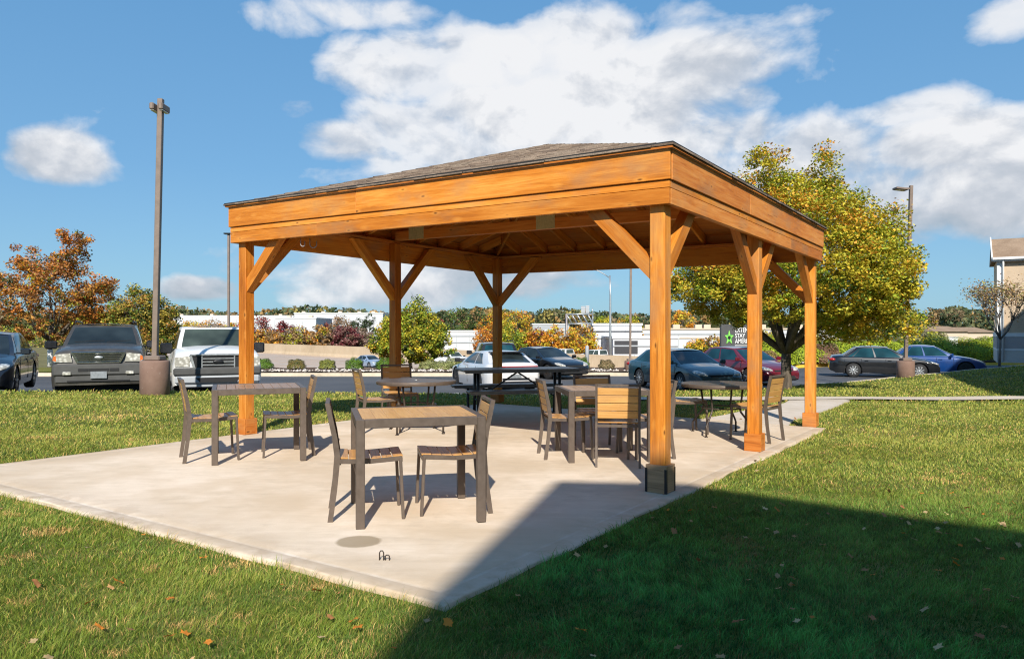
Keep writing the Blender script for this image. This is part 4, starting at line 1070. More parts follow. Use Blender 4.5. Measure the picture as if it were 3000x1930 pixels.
# ============================================================ SIGN GANTRY and HOTEL SIGN
def gantry():
    d=118; x0=px(1660,d); x1=px(1737,d); t=thing('sign_gantry','grey steel truss gantry with sign panels over the highway','gantry',(x0,d,-3.0))
    zt_=1.36+(966.8-919)*d/F+3.0; zb_=1.36+(966.8-947)*d/F+3.0; w=x1-x0; dep=1.0; q=-.12
    mb=MB()
    for y in(0,dep):
        for z in(zb_,zt_): mb.tube([(0,y,z+q),(w,y,z)],.13,6)
        n=5
        for i in range(n): mb.tube([(w*i/n,y,zt_+q*(1-i/n)),(w*(i+1)/n,y,zb_)],.09,5)
        for i in(0,n): mb.tube([(w*i/n,y,zt_+q),(w*i/n,y,zb_+q)],.06,5)
    for i in range(6):
        for z in(zb_,zt_): mb.tube([(w*i/5,0,z),(w*i/5,dep,z)],.04,5)
    mb.build('truss',M['galv'],t)
    for y in(0,dep):
        mb=MB(); mb.tube([(0,y,0),(0,y,zt_)],.14,8); mb.build('post',M['drip'],t)
    for a,b,z0_,z1_ in((.55,.70,zt_+.1,zt_+1.2),(.72,.86,zt_+.1,zt_+1.3)):
        mb=MB(); mb.box(((a+b)/2*w,-.12,(z0_+z1_)/2),((b-a)*w,.06,z1_-z0_)); 
        for k in range(4): mb.box(((a+b)/2*w,-.17,z0_+.15+k*.28),((b-a)*w,.04,.06))
        mb.build('sign_panel',M['greyb'],t)
    mb=MB(); mb.box((.78*w,-.1,zb_-.45),(.46*w,.3,.7)); mb.build('sign_panel',M['greyb'],t)
    mb=MB(); mb.tube([(w,0.5,zt_),(w,.5,zt_+.9)],.07,6); mb.build('end_stub',M['galv'],t)
gantry()
def text_obj(s,size,loc,parent,mat,ext=.008,name='lettering'):
    c=bpy.data.curves.new(name,'FONT'); c.body=s; c.size=size; c.extrude=ext; c.offset=.002*size/.3; c.align_x='LEFT'; c.space_character=.95
    o=bpy.data.objects.new(name,c); COL.objects.link(o); bpy.context.view_layer.update(); me=bpy.data.meshes.new_from_object(o.evaluated_get(bpy.context.evaluated_depsgraph_get())); bpy.data.objects.remove(o); o=bpy.data.objects.new(name,me); me.materials.clear(); COL.objects.link(o); o.parent=parent; o.location=loc; o.rotation_euler=(rad(90),0,0); o.data.materials.append(mat); o.scale=(.70,1.0,1); return o
def hotel_sign():
    d=47; s=d/F; x0=px(2112,d); w=(2229-2112)*s; zt_=pz(950,d); zb_=pz(1052,d)
    t=thing('hotel_sign','dark grey hotel sign with green star and white lettering behind the maroon car','sign',(x0,d,-.62))
    T=zt_+.62; B=.15
    mb=MB(); mb.box((w/2,.15,(T+B)/2),(w,.3,T-B),None,0,0,.03); mb.build('board',plain('sign_board',(.065,.065,.068),.5,0,.06,2),t)
    mb=MB(); mb.box((w/2,.15,.1),(w*.8,.26,.5)); mb.build('plinth',M['greyb'],t)
    gm=plain('star_green',(.10,.42,.06),.4,0,.1,3); gl=plain('star_light_green',(.28,.62,.12),.4,0,.1,3)
    cxs=(2136-2112)*s; cz_=pz(989,d)+.62; R_=.47
    pts=[]
    for k in range(10):
        a=math.pi/2+k*math.pi/5; r_=R_ if k%2==0 else R_*.47; pts.append((cxs+r_*.64*math.cos(a),cz_+r_*1.02*math.sin(a)))
    mb=MB(); vs=[(x,-.03,z) for x,z in pts]+[(x,.02,z) for x,z in pts]; n=10
    mb.add(vs,[tuple(range(n))]+[(i,(i+1)%n,n+(i+1)%n,n+i)[::-1] for i in range(n)]); mb.build('emblem_star',gm,t)
    mb=MB()
    for k in range(5):
        a=math.pi/2+k*2*math.pi/5; mb.bar((cxs+.10*math.cos(a),-.035,cz_+.12*math.sin(a)),(cxs+.26*math.cos(a),-.035,cz_+.41*math.sin(a)),.06,.02,(0,1,0))
    mb.build('emblem_rays',gl,t)
    mb=MB(); pp=[(cxs+.10*math.cos(math.pi/2+k*math.pi/2.5),cz_+.12*math.sin(math.pi/2+k*math.pi/2.5)) for k in range(5)]
    mb.add([(x,-.05,z) for x,z in pp],[(0,1,2,3,4)]); mb.build('emblem_centre',M['blackmetal'],t)
    wm=M['white']; tx=(2153-2112)*s
    text_obj('EXTENDED',.40,(tx,-.02,pz(973,d)+.62),t,wm); text_obj('STAY',.40,(tx,-.02,pz(989.5,d)+.62),t,wm); text_obj('AMERICA',.40,(tx,-.02,pz(1005.5,d)+.62),t,wm)
    mb=MB(); mb.box((tx+.72,-.012,pz(1011.5,d)+.62),(1.45,.02,.035)); mb.build('underline',wm,t)
hotel_sign()
# ============================================================ BUILDINGS
def warehouse(label,x0,x1,d,ytop,mat,depth=30,zb=-3.2,bands=(),doors=(),roofunits=0,par=M['white'],name='warehouse'):
    X0=px(x0,d);X1=px(x1,d); zt_=pz(ytop,d); t=thing(name,label,'building',(X0,d,zb)); H=zt_-zb; w=X1-X0
    mb=MB(); mb.box((w/2,depth/2,H/2),(w,depth,H)); mb.build('wall',mat,t)
    mb=MB(); mb.box((w/2,depth/2,H+.15),(w+.3,depth+.3,.3)); mb.build('roof',par,t)
    for (yb_,m_) in bands:
        mb=MB(); mb.box((w/2,-.06,pz(yb_,d)-zb),(w,.12,.18)); mb.build('band',m_,t)
    for (a,b,y0,y1,m_) in doors:
        mb=MB(); mb.box(((px(a,d)+px(b,d))/2-X0,-.04,(pz(y0,d)+pz(y1,d))/2-zb),(px(b,d)-px(a,d),.1,pz(y0,d)-pz(y1,d))); mb.build('opening',m_,t)
    for k in range(roofunits):
        mb=MB(); mb.box((w*(k+.5)/roofunits+random.uniform(-1,1),3,H+.6),(1.2,1.2,.7)); mb.build('roof_unit',M['tanb'],t)
    # wall panel joints and a row of small windows
    mb=MB(); n=max(3,int(w/7))
    for k in range(1,n): mb.box((w*k/n,-.02,H*.45),(.08,.06,H*.85))
    mb.build('panel_joint',M['greyb'],t)
    return t
warehouse('long white warehouse beyond the highway left of the rounded gold tree',862,1122,262,919,M['whiteb'],40,roofunits=5)
warehouse('lower pale warehouse in front of the long white one',806,926,225,933,M['whiteb'],20,roofunits=2)
warehouse('pale warehouse roof above the yellow shrubs at far left',470,860,300,926,M['whiteb'],40,roofunits=4)
warehouse('small white building just right of the rounded gold tree',1300,1412,150,972,M['whiteb'],20,bands=((984,M['greyb']),(1003,M['greyb'])))
warehouse('grey roofed shed above the orange shrubs',1560,1668,215,951,M['greyb'],20,bands=((968,M['white']),))
warehouse('white building with grey upper band behind the street light',1738,1880,112,953,M['whiteb'],18,bands=((971,M['darkopen']),(990,M['greyb'])))
warehouse('white box building with a dark loading bay right of the street light',1796,1986,100,992,M['whiteb'],14,bands=((1013,M['greyb']),),doors=((1800,1868,998,1036,M['darkopen']),))
warehouse('long white store building behind the teal car',1868,2470,132,966,M['whiteb'],30,bands=((978,M['greyb']),(990,M['tanb'])),roofunits=12,par=M['tanb'])
def house(label,x0,x1,d,yr,ye,zb):
    X0=px(x0,d);X1=px(x1,d);w=X1-X0;t=thing('house',label,'building',(X0,d,zb)); ze=pz(ye,d)-zb; zr=pz(yr,d)-zb; D=9
    mb=MB(); mb.box((w/2,D/2,ze/2),(w,D,ze)); mb.build('wall',M['tanb'],t)
    mb=MB(); o=.4; mb.add([(-o,-o,ze),(w+o,-o,ze),(w+o,D+o,ze),(-o,D+o,ze),(w*.12,D/2,zr),(w*.88,D/2,zr)],[(0,1,5,4),(1,2,5),(2,3,4,5),(3,0,4),(3,2,1,0)]); mb.build('roof',M['rooftan'],t)
    return t
house('low house with tan roof behind the hedge beside the hotel wing',2740,2835,120,955,971,-3); house('second tan roofed house partly behind the hotel wing tree',2822,2912,128,958,973,-3)
t=thing('white_shed','small white panel shed behind the hedge above the blue car','shed',(px(2764,75),75,-.8)); mb=MB(); mb.box((.7,1,.65),(1.5,2,1.5)); mb.build('wall',M['white'],t); mb=MB(); mb.box((.7,1,1.45),(1.6,2.1,.08)); mb.build('roof',M['greyb'],t)
# hotel wing at the right edge
def hotel_wing():
    d=39.5; x0=px(2922,d); t=thing('hotel_wing','tan and white hotel wing with brown shingle roof at the right edge','building',(x0,d,-.35),rad(-31))
    W=14;D=5; ze=pz(760,d)+.35; zr=pz(703,d+D/2)+.35
    mb=MB(); mb.box((W/2,D/2,(1.45+ze)/2),(W,D,ze-1.45)); mb.build('wall',M['sid_tan'],t)
    mb=MB(); mb.box((W/2,D/2,.72),(W+.04,D+.04,1.44)); mb.build('wall_base',M['sid_white'],t)
    mb=MB(); mb.box((W/2,D/2,1.46),(W+.1,D+.1,.20)); mb.box((W/2,D/2,.68),(W+.08,D+.08,.10)); mb.build('band',M['white'],t)
    mb=MB(); mb.box((W/2,D/2,1.06),(W+.06,D+.06,.62)); mb.build('band',M['sid_shaded'],t)  # grey strip paints the wall shadow below the white band into the colour
    mb=MB()
    for yy in(-.03,): mb.box((.10,yy,(ze+1.57)/2),(.24,.06,ze-1.57))
    mb.build('corner_trim',M['white'],t)
    mb=MB(); o=.22; e=ze-.02; vs=[(-o,-o,e),(W+o,-o,e),(W+o,D+o,e),(-o,D+o,e),(-o,D/2,zr),(W+o,D/2,zr)]
    mb.add(vs,[(0,1,5,4),(2,3,4,5),(0,4,3),(1,2,5),(3,2,1,0)]); mb.build('roof',M['rooftan'],t)
    mb=MB(); mb.box((W/2,-o-.03,e+.0),(W+2*o,.08,.22)); mb.bar((-o-.02,-o,e+.02),(-o-.02,D/2,zr+.02),.06,.22); mb.box((W/2,-o-.12,e+.04),(W+2*o,.14,.12)); mb.build('fascia',M['white'],t)
    mb=MB(); mb.tube([(.25,-o-.1,e),(.25,-.1,e-.35),(.25,-.1,.1)],.05,8); mb.build('downpipe',M['white'],t)
    for k in range(3):
        mb=MB(); xx=3.2+k*4; mb.box((xx,-.02,3.2),(1.3,.06,1.4)); w_=mb.build('window',M['white'],t); m2=MB(); m2.box((xx,-.06,3.2),(1.1,.04,1.2)); m2.build('pane',M['winglass'],w_)
hotel_wing()
def hotel_block(label,poly,h,name='hotel_building'):
    t=thing(name,label,'building',(0,0,0)); mb=MB(); mb.prism(poly,-.4,h); mb.build('wall',M['sid_tan'],t)
    mb=MB(); mb.prism(poly,h+.002,h+.25); mb.build('roof',M['rooftan'],t)
    n=len(poly)
    for i in range(n):
        a=Vector(poly[i]);b=Vector(poly[(i+1)%n]); l=(b-a).length
        if l<4: continue
        d=(b-a)/l; nr=Vector((d.y,-d.x)); 
        k=int(l/4)
        for j in range(k):
            for fl in range(int(h/2.9)):
                c=a+d*(l*(j+.5)/k)+nr*.03
                mb=MB(); R_=Matrix.Rotation(math.atan2(d.y,d.x),3,'Z'); mb.box((c.x,c.y,1.6+fl*2.9),(1.3,.08,1.4),R_); w_=mb.build('window',M['white'],t)
                c2=c+nr*.03; m2=MB(); m2.box((c2.x,c2.y,1.6+fl*2.9),(1.1,.06,1.2),R_); m2.build('pane',M['winglass'],w_)
    return t
SH=9/.72
hotel_block('tan hotel block behind the camera whose shadow falls over the lawn',[(-1.3,-25),(20,-25),(20,-17),(3.9,-7.72),(1.80,-6.22),(.66,-6.16),(-.24,-9.4),(-1.25,-14.2)][::1],9.0)
hotel_block('tan hotel wing right of the lawn outside the picture whose shadow crosses the verge',[(12.1,6.4),(20,1.0),(36,26),(27.5,31.8),(16.4,17.3)],8.0)
# ============================================================ VEGETATION
G1=(.10,.155,.022);G2=(.055,.10,.018);Y1=(.40,.33,.03);Y2=(.30,.29,.03);O1=(.50,.22,.025);O2=(.38,.13,.025);R1=(.22,.035,.03);R2=(.14,.03,.035);B1=(.24,.15,.07);B2=(.16,.11,.07);GO_=(.045,.07,.02);YG=(.20,.25,.02)
def leafquads(C,size,seed,colors,up=.5,jit=.5,asp=.62):
    r=np.random.default_rng(seed); n=len(C)
    nrm=r.normal(size=(n,3)); nrm[:,2]=np.abs(nrm[:,2])+up; nrm/=np.linalg.norm(nrm,axis=1)[:,None]
    a=r.normal(size=(n,3)); t=np.cross(nrm,a); t/=np.linalg.norm(t,axis=1)[:,None]; b=np.cross(nrm,t)
    s=(size*r.uniform(1-jit*.6,1+jit,size=n))[:,None]*.5
    V=np.stack([C-t*s,C+b*s*asp,C+t*s,C-b*s*asp],1).reshape(-1,3)
    Fq=np.arange(4*n).reshape(n,4); col=np.repeat(colors,4,0)
    return V,Fq,col
def pick(r,n,pal): 
    w=np.array([p[1] for p in pal],float); w/=w.sum(); i=r.choice(len(pal),size=n,p=w); return np.array([p[0] for p in pal])[i]
def clusters_from_env(env,n,r,lobes=3,amp=.18,shell=.55):
    zs=np.array([e[0] for e in env]); rs=np.array([e[1] for e in env])
    zz=np.linspace(zs[0],zs[-1],200); w=np.interp(zz,zs,rs)**1.6+.02; w/=w.sum()
    z=r.choice(zz,size=n,p=w)+r.normal(0,.03,n)
    a=r.uniform(0,2*math.pi,n); ph=r.uniform(0,6.28,4)
    R=np.interp(z,zs,rs)*(1+amp*np.sin(lobes*a+ph[0]+z*1.1)+amp*.6*np.sin((lobes+2)*a+ph[1]-z*2.0))
    rho=R*np.power(r.uniform(shell**3,1,n),1/3)
    rho=np.where(r.random(n)<.25,R*r.random(n)**.5,rho)
    return np.stack([rho*np.cos(a),rho*np.sin(a),z],1)
def crown(name,parent,cl,cr,nper,lsize,pal,seed,topcol=None,zr=(0,1),up=.5,mix=.6,flat=.75):
    r=np.random.default_rng(seed); n=len(cl); cr=cr*r.uniform(.6,1.35,n)
    base=pick(r,n,pal)
    if topcol is not None:
        f=np.clip((cl[:,2]-zr[0])/(zr[1]-zr[0]),0,1)[:,None]; ch=(r.random(n)[:,None]<f*.8); base=np.where(ch,pick(r,n,topcol),base)
    bs=1.35; base=base*bs; pal=[(tuple(v*bs for v in q[0]),q[1]) for q in pal]
    k=np.repeat(np.arange(n),nper); m=len(k)
    d=r.normal(size=(m,3)); d/=np.linalg.norm(d,axis=1)[:,None]; d*=np.power(r.random(m),.5)[:,None]; d[:,2]*=flat
    P=cl[k]+d*cr[k][:,None]
    own=pick(r,m,pal); c=np.where(r.random(m)[:,None]<mix,base[k],own)*r.uniform(.7,1.3,m)[:,None]
    V,Fq,col=leafquads(P,lsize,seed+1,c,up)
    return npmesh(name,V,Fq,M['leaf'],col=col,parent=parent)
def trunk_mesh(mb,h,r0,fork,targets,seed,r1=None):
    rs=random.Random(seed); r1=r1 or r0*.72
    mb.tube([(0,0,-.3),(0,0,.02),(rs.uniform(-.03,.03),0,fork*.5),(0,rs.uniform(-.03,.03),fork)],[r0*1.5,r0*1.15,r0*.95,r0*.9],10)
    for (tx,ty,tz) in targets:
        n=5; pts=[];rr=[]
        for i in range(n+1):
            u=i/n; bx=tx*(u**.8); by=ty*(u**.8); bz=fork-.1+(tz-fork+.1)*u
            pts.append((bx+rs.uniform(-.05,.05)*(i>0)*tz*.2,by+rs.uniform(-.05,.05)*(i>0)*tz*.2,bz)); rr.append(r0*.62*(1-u)**.8+.012)
        mb.tube(pts,rr,7)
        for k in range(6):
            u=rs.uniform(.3,.9); i=min(int(u*n),n-1); p=Vector(pts[i]).lerp(Vector(pts[i+1]),u*n-i)
            l=tz*.32*rs.uniform(.5,1.1); a=rs.uniform(0,6.28); q=p+Vector((math.cos(a)*l*.8,math.sin(a)*l*.8,l*.6))
            mb.tube([p,(p+q)/2+Vector((0,0,.08*l)),q],[r0*.2,r0*.12,.008],5)
def tree(name,label,x,y,z,env,ncl,cr,nper,ls,pal,seed,r0=.12,fork=1.0,nlimb=6,bark='bark',group=None,topcol=None,zr=(0,1),shear_=(0,0),amp=.18,lobes=3,extra=None,up=.5,mix=.6,cat='tree',shell=.55):
    t=thing(name,label,cat,(x,y,z),0,group); r=np.random.default_rng(seed)
    cl=clusters_from_env(env,ncl,r,lobes,amp,shell)
    cl[:,0]+=shear_[0]*cl[:,2]; cl[:,1]+=shear_[1]*cl[:,2]
    if extra is not None: cl=np.concatenate([cl,extra(r)])
    if r0:
        mb=MB(); tg=[]
        H=env[-1][0]; 
        for k in range(nlimb):
            a=2*math.pi*k/nlimb+r.uniform(-.3,.3); zz=H*r.uniform(.55,.92); R=np.interp(zz,[e[0] for e in env],[e[1] for e in env])*.75; tg.append((R*math.cos(a)+shear_[0]*zz,R*math.sin(a),zz))
        tg.append((shear_[0]*H*.9,0,H*.93)); trunk_mesh(mb,H,r0,fork,tg,seed); mb.build('trunk',M[bark],t)
    crown('crown',t,cl,cr,nper,ls,pal,seed,topcol,zr,up,mix)
    return t
# big golden tree on the right
palR=[(G1,1.1),(G2,.3),(YG,2.0),(Y1,5.6),(Y2,2.4),((.50,.31,.03),2.2)]
def exR(r):
    a=np.stack([r.normal(-.45,.40,46),r.normal(0,.34,46),r.uniform(4.9,6.4,46)],1); b=np.stack([r.normal(1.0,.2,34),r.normal(0,.25,34),r.uniform(4.7,6.35,34)],1)
    b[:,0]=1.0+(b[:,0]-1.0)*(6.9-b[:,2])/1.2; n=60; u=r.uniform(.6,3.3,n); c=np.stack([u,r.uniform(-1.5,1.5,n),r.uniform(1.25,2.1,n)+.1*np.abs(u-2)],1); return np.concatenate([a,b,c])
tree('autumn_tree','big green and gold maple with forked trunk right of the pavilion',7.42,20.25,-.22,[(1.75,1.9),(2.05,2.7),(2.6,3.15),(3.3,3.1),(4.0,2.75),(4.8,2.25),(5.1,1.35),(5.5,.5)],1050,.33,125,.070,palR,11,.135,1.05,8,group=None,topcol=[(Y1,3),(O1,1.6),(YG,2)],zr=(1.6,6.0),shear_=(.07,0),extra=exR,amp=.05,shell=.5,up=.7)
palO=[((.30,.12,.03),3.4),((.38,.19,.04),3),((.24,.11,.04),2.5),(Y2,1.0),(GO_,1.2),(G1,.4)]
def exO(r):
    c=[]
    for (x,z,dx,dz,n) in((.3,4.6,1.5,2.6,34),(-.6,4.5,-1.2,2.1,28),(1.0,3.6,2.6,1.0,34),(1.0,2.6,2.5,.2,26),(-1.0,4,-2.4,.9,28),(.1,5,.7,2.4,22)):
        u=r.random(n); c.append(np.stack([x+dx*u+r.normal(0,.18,n),r.normal(0,.5,n),z+dz*u+r.normal(0,.16,n)],1))
    return np.concatenate(c)
tree('autumn_tree','orange and brown tree with a white wrapped trunk at far left behind the cars',px(147,41),41,-.66,[(1.5,1.6),(2.2,3.1),(3.2,3.6),(4.3,3.1),(5.2,2.2),(5.9,1.2)],265,.38,75,.125,palO,21,.12,1.5,7,extra=exO,amp=.2,topcol=[(O2,2),(O1,2),((.30,.15,.07),2)],zr=(2,5.5))
tw=[o for o in bpy.data.objects if o.name.startswith('autumn_tree')][-1]
mb=MB(); mb.lathe([(.145,.02),(.14,.5),(.135,.95)],12); mb.build('trunk_wrap',M['white'],tw)
palT=[(G1,1.6),((.22,.2,.03),2),((.32,.24,.04),2.6),((.26,.2,.04),2),((.34,.17,.04),1.3),(GO_,2.0)]
tree('autumn_tree','green and gold bushy tree behind the dark suv and lamp post',px(412,41.5),41.5,-.66,[(.3,1.4),(1.0,2.05),(2.2,1.95),(3.2,1.45),(3.9,.8),(4.5,.3)],300,.34,75,.12,palT,31,.10,.6,6,amp=.15)
tree('autumn_tree','rounded gold and green tree with a thin spire top seen beside the rear post',px(1203,40.5),40.5,-.66,[(.25,1.3),(.9,2.15),(1.6,2.1),(2.3,1.6),(2.9,.95),(3.4,.42),(3.95,.12)],330,.32,80,.115,[(G1,2),(YG,2.4),(Y1,2.8),(Y2,2),(O1,.7),(GO_,.6)],41,.09,.5,6,amp=.10,shear_=(.06,0))
# sparse tree at right edge
def sparse():
    x=px(2928,36.5); t=thing('sparse_tree','thin nearly bare tree with small tan leaves in front of the hotel wing','tree',(x,36.5,-.35)); r=random.Random(5); mb=MB(); tips=[]
    def br(p,d,l,rad_,lev):
        q=p+d*l; mid=(p+q)/2+Vector((r.uniform(-.06,.06),r.uniform(-.06,.06),0))*l; mb.tube([p,mid,q],[rad_,rad_*.85,rad_*.65],5 if lev else 7)
        if lev>=2: tips.append(q); tips.append(mid)
        if lev==4: return
        for k in range(3 if lev else 6):
            a=r.uniform(0,6.28); s=r.uniform(.35,.8); nd=(d+Vector((math.cos(a)*s,math.sin(a)*s,.12))).normalized(); br(q,nd,l*r.uniform(.6,.85),rad_*.6,lev+1)
    br(Vector((0,0,-.2)),Vector((.03,0,1)),1.45,.07,0); mb.build('trunk',M['barkp'],t)
    rr=np.random.default_rng(3); T=np.array([tuple(q) for q in tips]); k=rr.integers(0,len(T),3400); P=T[k]+rr.normal(0,.2,(3400,3)); c=pick(rr,3400,[((.42,.28,.11),3),((.30,.16,.08),2),((.35,.33,.08),1.5)])
    V,Fq,col=leafquads(P,.085,4,c); npmesh('crown',V,Fq,M['leaf'],col=col,parent=t)
sparse()
# clipped bushes in the bed
def bush(name,label,x,y,z,rx,rz,n,ls,pal,seed,group,flat=False,cat='bush'):
    t=thing(name,label,cat,(x,y,z),0,group); r=np.random.default_rng(seed)
    d=r.normal(size=(n,3)); d/=np.linalg.norm(d,axis=1)[:,None]; d[:,2]=np.abs(d[:,2])
    f=1-.22*r.random(n)**1.5; P=np.sign(d)*np.abs(d)**(.8 if flat else 1)*np.array([rx,rx*.95,rz])*f[:,None]*(1+.07*np.sin(d[:,[0]]*9+seed)+.06*np.sin(d[:,[2]]*11+seed))
    P[:,2]+=.04; c=pick(r,n,pal)*r.uniform(.7,1.35,n)[:,None]
    V,Fq,col=leafquads(P,ls,seed,c,.4); npmesh('foliage',V,Fq,M['leaf'],col=col,parent=t)
    mb=MB(); 
    for k in range(5):
        a=k*1.26; mb.tube([(0,0,-.05),(rx*.35*math.cos(a),rx*.35*math.sin(a),rz*.5),(rx*.6*math.cos(a),rx*.6*math.sin(a),rz*.8)],[.02,.014,.006],5)
    # dense core so the bush is not see-through
    mb.build('stem',M['bark'],t)
    return t
GB='clipped round bushes along the far kerb'
gp=[((.10,.19,.02),3),((.14,.23,.03),2),((.05,.10,.015),1.5)]; bp=[((.19,.17,.05),3),((.25,.16,.06),2),((.10,.12,.03),2)]
for i,(p_,lab,pal,rx,rz) in enumerate([(771,'bright green clipped bush just right of the left post',gp,.50,.52),(868,'browning clipped bush second from the left post',bp,.46,.50),(959,'yellowish clipped bush third from the left post',[((.24,.24,.05),3),((.15,.18,.04),2)],.43,.50),(1039,'bright green clipped bush beside the pale blue highway car',gp,.48,.56),(1127,'green clipped bush behind the middle rear post',gp,.46,.56),(1703,'bright green clipped bush right of the black sedan',gp,.44,.56),(1776,'dry brown clipped bush left of the teal car',[((.27,.19,.10),3),((.17,.15,.06),2)],.42,.46)]):
    bush('clipped_bush',lab,px(p_,38.4),38.4,-.64,rx,rz,3200,.05,pal,100+i,GB,True)
GS='low spreading shrubs in the planting bed'
for i,(p_,d_,rx,rz) in enumerate([(1258,38.6,.6,.45),(1295,38.0,.65,.40),(1325,38.6,.6,.55),(1352,38.2,.5,.42)]):
    bush('low_shrub',['dark based low shrub under the rounded gold tree','pale variegated low shrub right of the rounded gold tree','taller pale shrub beside the white fastback mirror','pale low shrub partly behind the white fastback'][i],px(p_,d_),d_,-.64,rx,rz,2600,.06,[((.26,.28,.10),3),((.14,.17,.05),2),((.34,.30,.14),1)],140+i,GS)
# hedges behind the right hand cars
GJ='spreading juniper hedges behind the cars on the right'
jp=[((.26,.34,.02),3),((.36,.42,.03),3),((.13,.19,.02),1.5)]; rp=[((.24,.13,.08),3),((.16,.10,.06),2),((.15,.15,.05),1)]
for i,(p_,d_,rx,rz,pal,lab) in enumerate([(2268,44,1.5,1.55,jp,'yellow green juniper between the middle post and the big trunk'),(2345,46,1.8,1.35,jp,'yellow green juniper just right of the big trunk'),(2412,45.5,1.3,1.15,rp,'reddish brown juniper behind the far post'),(2478,50,2.4,1.30,jp,'juniper mound rising left of the black sedan roof'),(2570,50,2.3,1.45,jp,'juniper mound above the black sedan'),(2660,50,2.2,1.40,jp,'juniper mound behind the right lamp post'),(2745,50,2.2,1.45,jp,'juniper mound above the blue car roof'),(2835,50,2.2,1.40,jp,'juniper mound beside the hotel corner'),(2905,52,1.6,1.5,jp,'last juniper half hidden by the hotel wing'),(2235,43,1.2,.8,[((.30,.25,.07),3),((.2,.12,.05),2)],'low golden shrub beside the maroon car bonnet')]):
    bush('juniper_hedge',lab,px(p_,d_),d_,-.62,rx,rz,9000,.10,pal,160+i,GJ,cat='hedge')
GK='wild bushes beyond the hedge on the right'
for i,(p_,d_,w,zt_,pal,lab) in enumerate([(2440,62,3.0,1.9,[(Y1,3),(YG,2),(B1,1)],'bright yellow wild bush under the big tree crown'),(2505,64,3.0,1.7,[(B1,3),(B2,3),(Y2,1)],'brown twiggy bush right of the white post'),(2575,66,3.2,2.3,[(B2,3),((.14,.16,.06),3)],'grey green wild bush left of the right lamp post'),(2670,68,3.4,3.6,[((.24,.22,.11),3),((.18,.2,.08),3)],'tall grey green bush right of the lamp post pole'),(2745,66,2.8,2.2,[((.17,.2,.05),3),(Y2,2)],'olive wild bush above the blue car'),(2860,70,3.5,1.5,[(Y1,3),(O1,1.5),(YG,1)],'golden wild bush left of the hotel corner'),(2800,85,4,1.2,[(Y1,2),(O1,1),(B1,2)],'amber wild bush by the white shed')]):
    bush('wild_bush',lab,px(p_,d_),d_,-1.0,w*.5,zt_,4200,.16,pal,190+i,GK)
